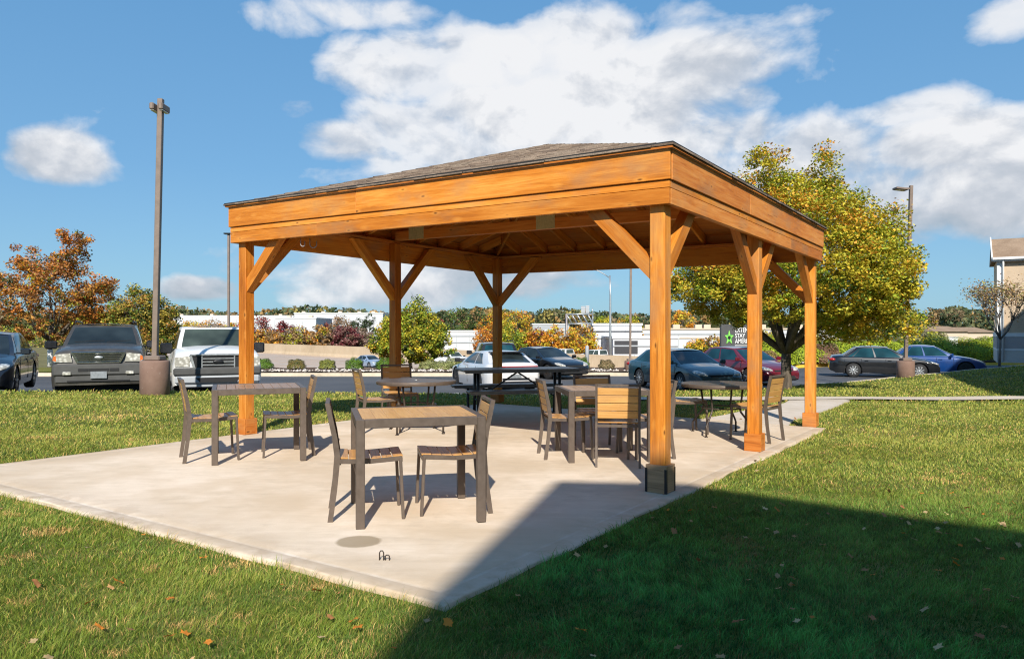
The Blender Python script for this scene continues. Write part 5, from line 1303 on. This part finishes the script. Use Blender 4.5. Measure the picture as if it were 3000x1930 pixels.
# mid distance trees
GM='autumn trees beyond the highway wall'
mids=[(745,925,178,125,[(R1,3),(R2,2),(B1,.7)],'burgundy tree just right of the left post'),(838,938,182,70,[(R1,3),(R2,3)],'small burgundy bush right of the burgundy tree'),
(720,968,166,70,[(Y1,3),(O1,1)],'low gold bush at the left post'),(790,962,166,100,[(B1,3),(O1,1.4),(Y2,1)],'brown and orange brush below the burgundy tree'),(868,958,167,110,[(B1,3),(Y2,1.5),(B2,1)],'tan brush in the middle of the highway brush row'),(935,955,167,90,[(O1,1.5),(B1,3),(Y2,1)],'orange tan brush left of the purple bush'),(985,958,166,70,[(B2,3),(B1,1.5),((.14,.13,.10),2)],'grey brown twiggy brush left of the purple bush'),(1012,952,164,90,[(R2,2.5),((.20,.10,.09),3),(B2,1.5)],'purple brown bush left of the rounded gold tree'),(1062,962,168,80,[((.28,.2,.16),3),(B2,2)],'pale pinkish brush beside the rounded gold tree'),
(945,940,236,60,[(R1,3),(B2,1)],'dark red bush in front of the long warehouse'),(1000,928,240,100,[(B1,2),(B2,2),(O2,.7)],'brown tree in front of the long warehouse'),(1050,930,238,60,[(GO_,3),((.06,.08,.04),3)],'dark conifer in front of the long warehouse'),(1082,918,238,50,[(GO_,3),((.05,.07,.04),3)],'taller dark conifer at the right end of the long warehouse'),(895,938,240,40,[(GO_,2),(G1,2)],'small green bush in front of the low pale warehouse'),
(480,950,205,110,[(Y1,2),(Y2,2),(G1,1)],'yellow green shrub tree left of the white pickup'),(560,945,205,110,[(Y1,2.5),(O1,1.5),(G1,.6)],'golden shrub tree above the white pickup roof'),(625,940,200,110,[(B1,2),(O1,2),(Y2,1)],'orange brown shrub tree right above the white pickup'),(682,948,198,90,[(Y1,3),(O1,1)],'gold shrub tree at the left post edge'),(60,965,190,260,[(Y2,3),(YG,2),(G1,1)],'long yellow green shrub behind the orange tree'),(215,985,190,200,[(G2,2),(B1,1.5),(Y2,1)],'olive shrub row behind the dark suv'),
(1345,902,190,120,[(G1,1.5),(GO_,3),(B1,1)],'grey green tree above the small white building'),(1405,908,178,90,[(GO_,3),(G1,1),(B1,1)],'olive tree left of the far rear post'),(1290,930,215,60,[(R1,2),(B1,2)],'reddish tree right of the rounded gold tree'),(1450,903,135,110,[(O1,3),(Y1,2),(B1,1)],'tall orange tree behind the far rear post'),(1515,905,130,110,[(Y1,3),(O1,2),(Y2,1)],'tall golden tree right of the far rear post'),(1425,955,120,90,[(O2,2),(O1,2),(B1,1)],'low orange tree above the black suv'),(1500,960,112,110,[(YG,2),(Y1,2),(G1,1)],'yellow green tree above the white fastback'),(1570,962,112,90,[(O1,2),(R2,1.6),(Y1,1)],'orange and purple tree left of the gantry post'),(1622,955,110,85,[(O1,3),(Y1,2)],'orange tree at the gantry post'),(1700,952,106,120,[(O1,3),(Y1,2.2),(B1,1)],'broad orange tree under the sign gantry'),(1768,922,168,80,[(Y1,3),(YG,1.5)],'bright yellow tree right of the sign gantry'),(1845,925,140,110,[(Y1,3),(YG,1.5),(O1,1)],'yellow tree behind the thin brown lamp post'),(1868,968,118,60,[(O1,3),(Y1,1)],'small orange tree above the loading bay'),
(2040,990,98,75,[(GO_,1.5),(Y1,2),(O1,1)],'green gold shrub between the teal car and the sign'),(2092,984,98,75,[(Y1,2),(B1,2),(O1,1)],'sparse golden shrub left of the hotel sign'),(2000,900,160,90,[(O1,2.5),(Y1,2)],'orange tree right of the near post'),(2240,965,100,110,[(Y1,2),(B1,2),(O1,1)],'golden brush behind the hotel sign'),(2380,975,100,120,[(B1,2),(Y2,2),(Y1,1)],'tan brush behind the junipers')]
for i,(p_,yt,d,wp,pal,lab) in enumerate(mids):
    z0=-3.05; top=pz(yt,d)-z0; w=wp*d/F/2; 
    env=[(.1*top,w*.7),(.3*top,w),(.6*top,w*.9),(.85*top,w*.55),(top*.97,w*.2)]
    sp='tan' in lab or 'brush' in lab
    n=60 if wp<80 else 100
    tree('autumn_tree' if not sp else 'brush',lab,px(p_,d),d,z0,env,n,max(.45,w*.22),42,.30 if d<150 else .42,pal,300+i,.10,top*.25,4,group=GM,amp=.16,cat='tree' if not sp else 'bush',mix=.7)
# far woodland band: one mass
def woodland():
    r=np.random.default_rng(77); P=[];C=[]
    greens=[((.08,.11,.05),3),((.11,.135,.06),2),((.16,.16,.07),2),((.24,.18,.10),1.8),((.36,.22,.08),1.2),((.38,.32,.10),.9)]
    pts=[(-300,915),(300,912),(460,905),(520,893),(600,905),(700,915),(770,903),(800,905),(870,897),(920,893),(980,900),(1060,905),(1130,912),(1250,915),(1330,906),(1400,899),(1470,905),(1540,915),(1600,903),(1650,900),(1700,908),(1800,915),(1850,920),(1890,912),(1950,905),(2100,915),(2400,920),(2560,915),(2640,905),(2700,903),(2800,897),(2850,905),(3300,900)]
    xs=np.array([p[0] for p in pts]); ys=np.array([p[1] for p in pts])
    for k in range(900):
        p_=r.uniform(-500,3500); row=r.random(); d=r.uniform(400,560)
        yt=np.interp(p_,xs,ys)+abs(r.normal(0,5))+ (0 if row<.5 else r.uniform(3,26))
        z=pz(yt,d); rad_=r.uniform(3.0,6.5); cz_=z-rad_*.8
        n=64; dd=r.normal(size=(n,3)); dd/=np.linalg.norm(dd,axis=1)[:,None]; dd[:,1]=-np.abs(dd[:,1])*.8
        base=pick(r,1,greens)[0]
        P.append(np.array([px(p_,d),d,cz_])+dd*np.array([rad_*1.1,rad_,rad_*.85])*(.75+.3*r.random((n,1)))); C.append(np.tile(base,(n,1))*r.uniform(.7,1.3,(n,1)))
        if row<.8:
            m=26; q=np.stack([px(p_,d)+r.uniform(-rad_,rad_,m),d+r.uniform(-2,2,m),r.uniform(1,max(2,cz_),m)],1); P.append(q); C.append(np.tile(base*.9,(m,1))*r.uniform(.7,1.2,(m,1)))
    P=np.concatenate(P);C=np.concatenate(C)
    V,Fq,col=leafquads(P,2.0,78,C,.1); o=npmesh('woodland',V,Fq,M['leaf'],col=col); tag(o,'band of far trees along the whole horizon in green olive and rust','woodland',None,'stuff')
    # wooded ridge ground behind
    mb=MB(); hx=np.linspace(-900,900,60); vs=[]
    for x in hx: 
        z=6+2.0*math.sin(x*.013)+1.2*math.sin(x*.05); vs+=[(x,575,-2),(x,600,z),(x,1400,z+3)]
    fs=[]
    for i in range(59):
        for j in range(2): fs.append((i*3+j,(i+1)*3+j,(i+1)*3+j+1,i*3+j+1))
    mb.add(vs,fs); tag(mb.build('hill',plain('ridge',(.06,.07,.03),.95,0,.3,.03)),kind='structure')
woodland()
# ------------------------------------------------------------ rocks along the kerb
def rocks():
    r=np.random.default_rng(9); V=[];Fq=[];C=[]
    base=np.array([(1,0,0),(0,1,0),(-1,0,0),(0,-1,0),(0,0,.7),(0,0,-.7)]); tri=[(0,1,4),(1,2,4),(2,3,4),(3,0,4),(1,0,5),(2,1,5),(3,2,5),(0,3,5)]
    for k in range(900):
        x=r.uniform(-14,13) if k<650 else r.uniform(13,24); y=yfar(x)+r.uniform(.25,1.1 if k%3 else 2.2); s=r.uniform(.04,.11)
        a=r.uniform(0,6.28); R=np.array([[math.cos(a),-math.sin(a),0],[math.sin(a),math.cos(a),0],[0,0,1]])
        q=(base*r.uniform(.6,1.3,(6,3)))@R.T*s+np.array([x,y,float(zter(x,y))+.06]); o=len(V); V+=list(q); Fq+=[(a_+o,b_+o,c_+o) for a_,b_,c_ in tri]
        c=np.array((.62,.56,.50))*r.uniform(.6,1.2)*(1 if r.random()<.75 else .5); C+=[c]*6
    o=npmesh('river_stones',V,Fq,M['stone'],col=np.array(C)); tag(o,'pale river stones scattered along the far kerb','stones',None,'stuff')
rocks()
# ------------------------------------------------------------ grass blades
def in_poly(x,y,poly):
    ins=np.zeros(len(x),bool); n=len(poly)
    for i in range(n):
        x1,y1=poly[i];x2,y2=poly[(i+1)%n]
        c=((y1>y)!=(y2>y))&(x<(x2-x1)*(y-y1)/((y2-y1) if y2!=y1 else 1e-9)+x1); ins^=c
    return ins
def vnoise(x,y,s,seed):
    r=np.random.default_rng(seed); v=0
    for k in range(6):
        a=r.uniform(0,6.28);f=s*r.uniform(.6,1.7); v=v+np.sin((x*math.cos(a)+y*math.sin(a))*f+r.uniform(0,6.28)+1.3*np.sin((y*math.cos(a)-x*math.sin(a))*f*.7+r.uniform(0,6)))
    return v/6
PATCH=[]
for (X_,Y_,R_) in [(134,1548,.30),(79,1622,.22),(20,1500,.2),(437,1660,.13),(526,1815,.10),(344,1905,.14),(250,1710,.06),(500,1560,.10),(290,1830,.12),(700,1790,.08),(860,1740,.07),(60,1760,.10),(2500,1300,.5),(2750,1400,.4),(2300,1345,.3),(2650,1215,.8),(300,1220,1.2),(120,1280,.5),(2900,1250,.6)]:
    D_=2981/(Y_-HZ-K*(X_-CX)); PATCH.append((px(X_,D_),D_,R_))
def grass():
    r=np.random.default_rng(5); Vs=[];Fs=[];Cs=[];off=0
    bands=[(.5,2.2,2500,.006,.036),(2.2,4.2,14000,.0028,.034),(4.2,6.5,8500,.0038,.032),(6.5,10,3000,.0070,.031),(10,15,1000,.0115,.033),(15,24,230,.024,.042),(24,34,70,.038,.045)]
    for (d0,d1,dens,w,h) in bands:
        half=1.5
        area=(d1**2-d0**2)*half; n=int(area*dens)
        Y=np.sqrt(r.uniform(d0**2,d1**2,n)); X=r.uniform(-half,half,n)*Y
        side=np.abs(X/Y)>.74; keep=(Y<yedge(X)+.05)&(~side|(r.random(n)<.33))
        rel=np.stack([X-SO[0],Y-SO[1]],1); Mx=np.linalg.inv(np.array([[SV[0],SU[0]],[SV[1],SU[1]]])); ab=rel@Mx.T
        mrg=-.010; ins=(ab[:,0]>mrg)&(ab[:,0]<8.63-mrg)&(ab[:,1]>mrg)&(ab[:,1]<5.91-mrg); keep&=~ins
        keep&=~in_poly(X,Y,PATH); keep&=~((X>1.15)&(Y>ysw(X)-.0)&(Y<ysw(X)+.85))
        for (lx_,ly_,lr) in((px(454,15.3),15.3,.30),(px(2653,25.6),25.6,.3)): keep&=((X-lx_)**2+(Y-ly_)**2>lr**2)
        X=X[keep];Y=Y[keep];side=side[keep];ab=ab[keep];n=len(X)
        edge=np.minimum(np.minimum(np.abs(ab[:,0]),np.abs(ab[:,0]-8.63)),np.minimum(np.abs(ab[:,1]),np.abs(ab[:,1]-5.91)))
        clump=1.2*vnoise(X,Y,7,1)+1.1*vnoise(X,Y,22,2)+.7*vnoise(X,Y,60,22)
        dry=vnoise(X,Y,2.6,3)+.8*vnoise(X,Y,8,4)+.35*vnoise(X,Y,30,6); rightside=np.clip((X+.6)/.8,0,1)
        Z=zlawn(X,Y)-.012
        H=h*r.uniform(.45,1.25,n)*(1+.35*clump); H*=np.where(dry>.75,.75,1); H*=np.where(edge<.06,.8,1)*np.where((edge<.09)&(r.random(n)>.80),1.9,1)
        A=r.uniform(0,6.28,n)+.0; lean=r.uniform(.2,1.5,n)*H; la=A*0+4.0*vnoise(X,Y,3,8)+r.normal(0,1.3,n)
        Wd=w*r.uniform(.6,1.3,n)*np.where(side,1.9,1)
        dx=np.cos(A)*Wd/2;dy=np.sin(A)*Wd/2; lx_=np.cos(la)*lean; ly_=np.sin(la)*lean
        P=np.zeros((n,5,3)); P[:,0]=np.stack([X-dx,Y-dy,Z-.008],1);P[:,1]=np.stack([X+dx,Y+dy,Z-.008],1)
        P[:,2]=np.stack([X+dx*.75+lx_*.35,Y+dy*.75+ly_*.35,Z+H*.6],1);P[:,3]=np.stack([X-dx*.75+lx_*.35,Y-dy*.75+ly_*.35,Z+H*.6],1); P[:,4]=np.stack([X+lx_,Y+ly_,Z+H],1)
        lush_shade=(np.clip((7.0-Y)/2.5,0,1)*np.clip(.55+.9*vnoise(X,Y,1.1,31)+.5*rightside,0,1))[:,None]; shade_right=(rightside*np.clip((7.2-Y)/1.5,0,1))[:,None]; lw=np.array((.06,.15,.020))*(1-shade_right)+np.array((.014,.095,.016))*shade_right; lw2=np.array((.20,.29,.035))*(1-shade_right)+np.array((.15,.46,.09))*shade_right; g1=np.array((.13,.205,.028))*(1-lush_shade)+lw*lush_shade;g2=np.array((.28,.345,.05))*(1-lush_shade)+lw2*lush_shade;g3=np.array((.46,.43,.09))*(1-.4*shade_right);br=np.array((.74,.46,.17))*(1-.5*shade_right)  # near right blades coloured darker, greener as painted building shade; near left just lusher
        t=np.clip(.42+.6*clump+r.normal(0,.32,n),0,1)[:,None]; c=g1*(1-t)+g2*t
        far=np.clip((Y-4.5)/6,0,1)*.38
        yv=(r.random(n)<((.13-.08*lush_shade[:,0]-.06*shade_right[:,0])+far*(1-.6*shade_right[:,0])+.16*np.clip(vnoise(X,Y,1.2,12)+.2,0,1)))[:,None]; c=np.where(yv,g3*r.uniform(.7,1.2,(n,1)),c)
        for (qx,qy,qr) in PATCH: dry=np.maximum(dry,1.15-.75*np.sqrt(((X-qx)/qr)**2+((Y-qy)/(qr*.55))**2)+.35*vnoise(X,Y,14,77))
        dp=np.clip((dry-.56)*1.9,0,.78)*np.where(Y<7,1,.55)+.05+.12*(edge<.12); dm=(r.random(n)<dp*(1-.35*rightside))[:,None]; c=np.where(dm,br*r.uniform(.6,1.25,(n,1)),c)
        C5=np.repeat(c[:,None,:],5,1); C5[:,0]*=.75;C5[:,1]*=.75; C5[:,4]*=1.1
        o=off+5*np.arange(n)[:,None]
        Fs.append(np.concatenate([o+np.array([[0,1,2]]),o+np.array([[0,2,3]]),o+np.array([[3,2,4]])],0)); Vs.append(P.reshape(-1,3)); Cs.append(C5.reshape(-1,3)); off+=5*n
    V=np.concatenate(Vs);Fq=np.concatenate(Fs);C=np.concatenate(Cs); print('blades',len(V)//5)
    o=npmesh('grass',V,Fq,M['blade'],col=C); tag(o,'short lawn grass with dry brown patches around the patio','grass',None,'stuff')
grass()
def fallen():
    r=np.random.default_rng(14); V=[];Fq=[];C=[]
    def ok(x,y):
        rel=np.array([x-SO[0],y-SO[1]]); Mx=np.linalg.inv(np.array([[SV[0],SU[0]],[SV[1],SU[1]]])); a,b=Mx@rel; return not(-.03<a<8.66 and -.03<b<5.94) and y<yedge(x)-.1
    pts=[]
    for (X,Y) in [(496,1762),(930,1733),(1035,1822),(545,1865),(610,1890),(262,1776),(595,1640),(1700,1855)]:
        d=2981/(Y-HZ-K*(X-CX)); pts.append((px(X,d),d,.028,'o'))
    for k in range(230):
        y=math.sqrt(r.uniform(2.6**2,12**2)) if k<120 else r.uniform(3,6); x=r.uniform(-.7,.72)*y
        if k<150 and x<.3: x=abs(x)
        pts.append((x,y,r.uniform(.014,.027),'o' if r.random()<.22 else 'b'))
    for (x,y,s,t) in pts:
        if not ok(x,y): continue
        z=float(zlawn(x,y))+.030; a=r.uniform(0,6.28); tx,ty=r.normal(0,.35,2)
        lobes=9; o=len(V); V.append((x,y,z+.004)); n=lobes*2
        for k in range(n):
            u=2*math.pi*k/n; rr=s*(1.0 if k%2==0 else .74)*r.uniform(.8,1.15)*(1.2 if abs(u-math.pi)>2.2 else .9)
            px_,py_=rr*math.cos(u+a),rr*math.sin(u+a)*.8; V.append((x+px_,y+py_,z+px_*tx+py_*ty+rr*.35*abs(math.sin(u*1.5))))
        Fq+=[(o,o+1+k,o+1+(k+1)%n) for k in range(n)]
        c=np.array((.62,.22,.03)) if t=='o' else np.array([(.42,.23,.09),(.52,.33,.15),(.36,.16,.06),(.56,.40,.2)][r.integers(0,4)]); C+=[c*r.uniform(.75,1.2)]*(n+1)
    o=npmesh('fallen_leaves',V,Fq,M['leaf'],col=np.array(C)); tag(o,'dry brown and orange leaves scattered over the lawn','leaves',None,'stuff')
fallen()
# small weed tufts at the slab edge by the far post
# ============================================================ SKY, SUN, CAMERA
w=bpy.data.worlds.new('World'); sc.world=w; w.use_nodes=True; nt=w.node_tree; nt.nodes.clear()
out=N(nt,'ShaderNodeOutputWorld'); bg=N(nt,'ShaderNodeBackground'); L(nt,bg.outputs[0],out.inputs[0])
SUN_EL=rad(35.6); SUN_AZ=rad(1.1)   # sun behind the camera
sky=N(nt,'ShaderNodeTexSky'); sky.sky_type='NISHITA'; sky.sun_disc=False; sky.sun_elevation=SUN_EL; sky.sun_rotation=rad(180)-SUN_AZ; sky.altitude=100; sky.air_density=1.0; sky.dust_density=.6; sky.ozone_density=2.0
tc=N(nt,'ShaderNodeTexCoord'); D=tc.outputs['Generated']
sep=N(nt,'ShaderNodeSeparateXYZ'); L(nt,D,sep.inputs[0])
az=mth(nt,'ARCTAN2',sep.outputs[0],sep.outputs[1]); el=mth(nt,'ARCSINE',sep.outputs[2])
cmb=N(nt,'ShaderNodeCombineXYZ'); L(nt,az,cmb.inputs[0]); L(nt,mth(nt,'MULTIPLY',el,1.25),cmb.inputs[1]); E2=cmb.outputs[0]
wn=noise(nt,E2,2.6,3,.5); wn.noise_dimensions='3D'
warp=N(nt,'ShaderNodeVectorMath',operation='MULTIPLY_ADD'); L(nt,wn.outputs['Color'],warp.inputs[0]); warp.inputs[1].default_value=(.085,.06,0); 
sub=N(nt,'ShaderNodeVectorMath',operation='SUBTRACT'); L(nt,E2,sub.inputs[0]); sub.inputs[1].default_value=(.0425,.03,0); L(nt,sub.outputs[0],warp.inputs[2]); WV=warp.outputs[0]
clouds=[(190,455,140,85,1.15),(110,470,90,60,.8),(250,490,100,50,.7),(380,470,60,30,.25),
 (1170,200,230,110,.9),(1010,195,130,55,.6),(1450,190,260,110,1.05),(1700,150,230,130,1.0),(1950,230,300,130,1.1),(2130,300,180,60,.8),(1700,330,480,140,1.15),(1250,320,220,80,.5),(1950,400,420,90,.9),(1400,430,300,80,.55),
 (850,60,170,65,.6),(1060,40,220,60,.75),(1150,90,150,60,.55),(1330,100,90,30,.4),(1960,55,170,60,.5),(2290,50,150,45,.38),(2310,150,80,18,.3),(2000,20,80,40,.35),
 (1010,430,150,70,.72),(880,330,90,45,.45),(1150,480,200,70,.6),
 (2400,480,320,140,.85),(2700,330,210,60,.8),(2850,420,330,110,1.1),(2900,560,380,140,1.05),(2620,540,240,100,.8),(2960,60,150,80,.8),(2600,90,60,25,.3),(2950,220,120,30,.35),(2700,680,250,60,.6),
 (600,850,130,42,.85),(760,860,120,38,.5),(680,750,110,40,.3),(1150,800,400,95,.85),(1480,810,260,70,.72),(950,850,220,50,.7),(1550,760,160,40,.6),(2300,640,200,80,.5),(1600,560,500,100,.5),(1350,400,350,120,.8),(1100,330,120,60,.5),(1900,500,450,110,.75),(1000,520,120,50,.5),(2050,560,200,90,.6)]
acc=None
for (x,y,rx,ry,wt) in clouds:
    a=math.atan((x-CX)/F); e=math.atan((HZ-y)/F*math.cos(a)); ra=rx/F*math.cos(a)**2; re=ry/F*math.cos(a)*math.cos(e)*1.25
    v=N(nt,'ShaderNodeVectorMath',operation='SUBTRACT'); L(nt,WV,v.inputs[0]); v.inputs[1].default_value=(a,e*1.25,0)
    v2=N(nt,'ShaderNodeVectorMath',operation='MULTIPLY'); L(nt,v.outputs[0],v2.inputs[0]); v2.inputs[1].default_value=(1/ra,1/re,0)
    v3=N(nt,'ShaderNodeVectorMath',operation='DOT_PRODUCT'); L(nt,v2.outputs[0],v3.inputs[0]); L(nt,v2.outputs[0],v3.inputs[1])
    m_=mth(nt,'MULTIPLY',mth(nt,'DIVIDE',wt,mth(nt,'MULTIPLY_ADD',v3.outputs['Value'],v3.outputs['Value'],1.0)),1.0)
    acc=m_ if acc is None else mth(nt,'MAXIMUM',mth(nt,'MULTIPLY',mth(nt,'ADD',acc,m_),.5),mth(nt,'MAXIMUM',acc,m_)) if False else mth(nt,'MAXIMUM',acc,m_)
# a few further clouds elsewhere round the sky
gn=noise(nt,mapping(nt,D,(2.2,2.2,5)),1.3,4,.5); beh=ramp(nt,[(.52,0.0),(.66,.45)],gn.outputs[0]).outputs[0]
front=ramp(nt,[(.35,1.0),(.6,0.0)],mth(nt,'MULTIPLY_ADD',sep.outputs[1],.5,.5)).outputs[0]
high=mth(nt,'MULTIPLY',ramp(nt,[(.52,0.0),(.62,1.0)],sep.outputs[2]).outputs[0],1.0)
acc=mth(nt,'MAXIMUM',acc,mth(nt,'MULTIPLY',beh,mth(nt,'MAXIMUM',front,high)))
def fbm(vec): 
    n=noise(nt,mapping(nt,vec,(1,1.15,1)),9.0,9,.56,.2); n.normalize=True; return n.outputs[0]
n0=fbm(WV)
upv=N(nt,'ShaderNodeVectorMath',operation='ADD'); L(nt,WV,upv.inputs[0]); upv.inputs[1].default_value=(-.004,.018,0); n1=fbm(upv.outputs[0])
bigv=noise(nt,WV,4.0,3,.5).outputs[0]
dens=mth(nt,'ADD',mth(nt,'MULTIPLY',acc,.62),mth(nt,'MULTIPLY',mth(nt,'SUBTRACT',n0,.5),.95))
alpha=ramp(nt,[(.23,0.0),(.33,.40),(.43,.84),(.60,.98)],dens).outputs[0]
shade=mth(nt,'MULTIPLY_ADD',mth(nt,'SUBTRACT',n0,n1),1.5,.60)
shade=mth(nt,'ADD',shade,mth(nt,'MULTIPLY',mth(nt,'SUBTRACT',bigv,.5),1.3)); shade=mth(nt,'ADD',shade,mth(nt,'MULTIPLY',mth(nt,'SUBTRACT',el,.18),1.3))
ccol=ramp(nt,[(.15,(2.9,3.4,3.95)),(.48,(4.4,4.7,5.2)),(.75,(6.7,6.75,6.9))],shade)
CC=ccol
grd=ramp(nt,[(0.0,(2.3,3.9,5.2)),(.2,(1.45,3.1,5.05)),(.45,(1.0,2.65,4.9)),(1.0,(.5,1.5,3.6))],sep.outputs[2]).outputs[0]
skc=mixc(nt,.75,mixc(nt,1.0,sky.outputs[0],(.6,.9,1.1),'MULTIPLY'),grd)
col=mixc(nt,alpha,skc,CC.outputs[0])
# ground half of the world stays dim
bl=ramp(nt,[(.495,(.35,.36,.30)),(.5,(1,1,1))],mth(nt,'MULTIPLY_ADD',sep.outputs[2],.5,.5)).outputs[0]
col=mixc(nt,1.0,col,bl,'MULTIPLY')
L(nt,col,bg.inputs[0]); bg.inputs[1].default_value=.10
w.cycles.sampling_method='MANUAL'; w.cycles.sample_map_resolution=512
sd=bpy.data.lights.new('sun','SUN'); sd.energy=5.0; sd.angle=rad(.6); sd.color=(1,.94,.84)
so=bpy.data.objects.new('sun',sd); COL.objects.link(so)
dirv=Vector((-.02*math.cos(SUN_EL),math.cos(SUN_EL),-math.sin(SUN_EL))); so.rotation_euler=dirv.to_track_quat('-Z','Y').to_euler(); so.location=(0,-20,30)
cam=bpy.data.cameras.new('camera'); co=bpy.data.objects.new('camera',cam); COL.objects.link(co); sc.camera=co
co.location=(0,0,CH); co.rotation_euler=(rad(90),0,0); cam.sensor_width=36; cam.lens=F/3000*36; cam.clip_end=5000; cam.clip_start=.05
cam.shift_y=(HZ-965)/3000
sc.view_settings.view_transform='Standard'; sc.view_settings.look='None'; sc.view_settings.exposure=.42; sc.view_settings.gamma=1
sc.cycles.max_bounces=6; sc.cycles.diffuse_bounces=4; sc.cycles.glossy_bounces=3; sc.cycles.transmission_bounces=2; sc.cycles.transparent_max_bounces=4; sc.cycles.use_denoising=True; sc.cycles.denoising_prefilter='NONE'; sc.cycles.filter_width=1.15
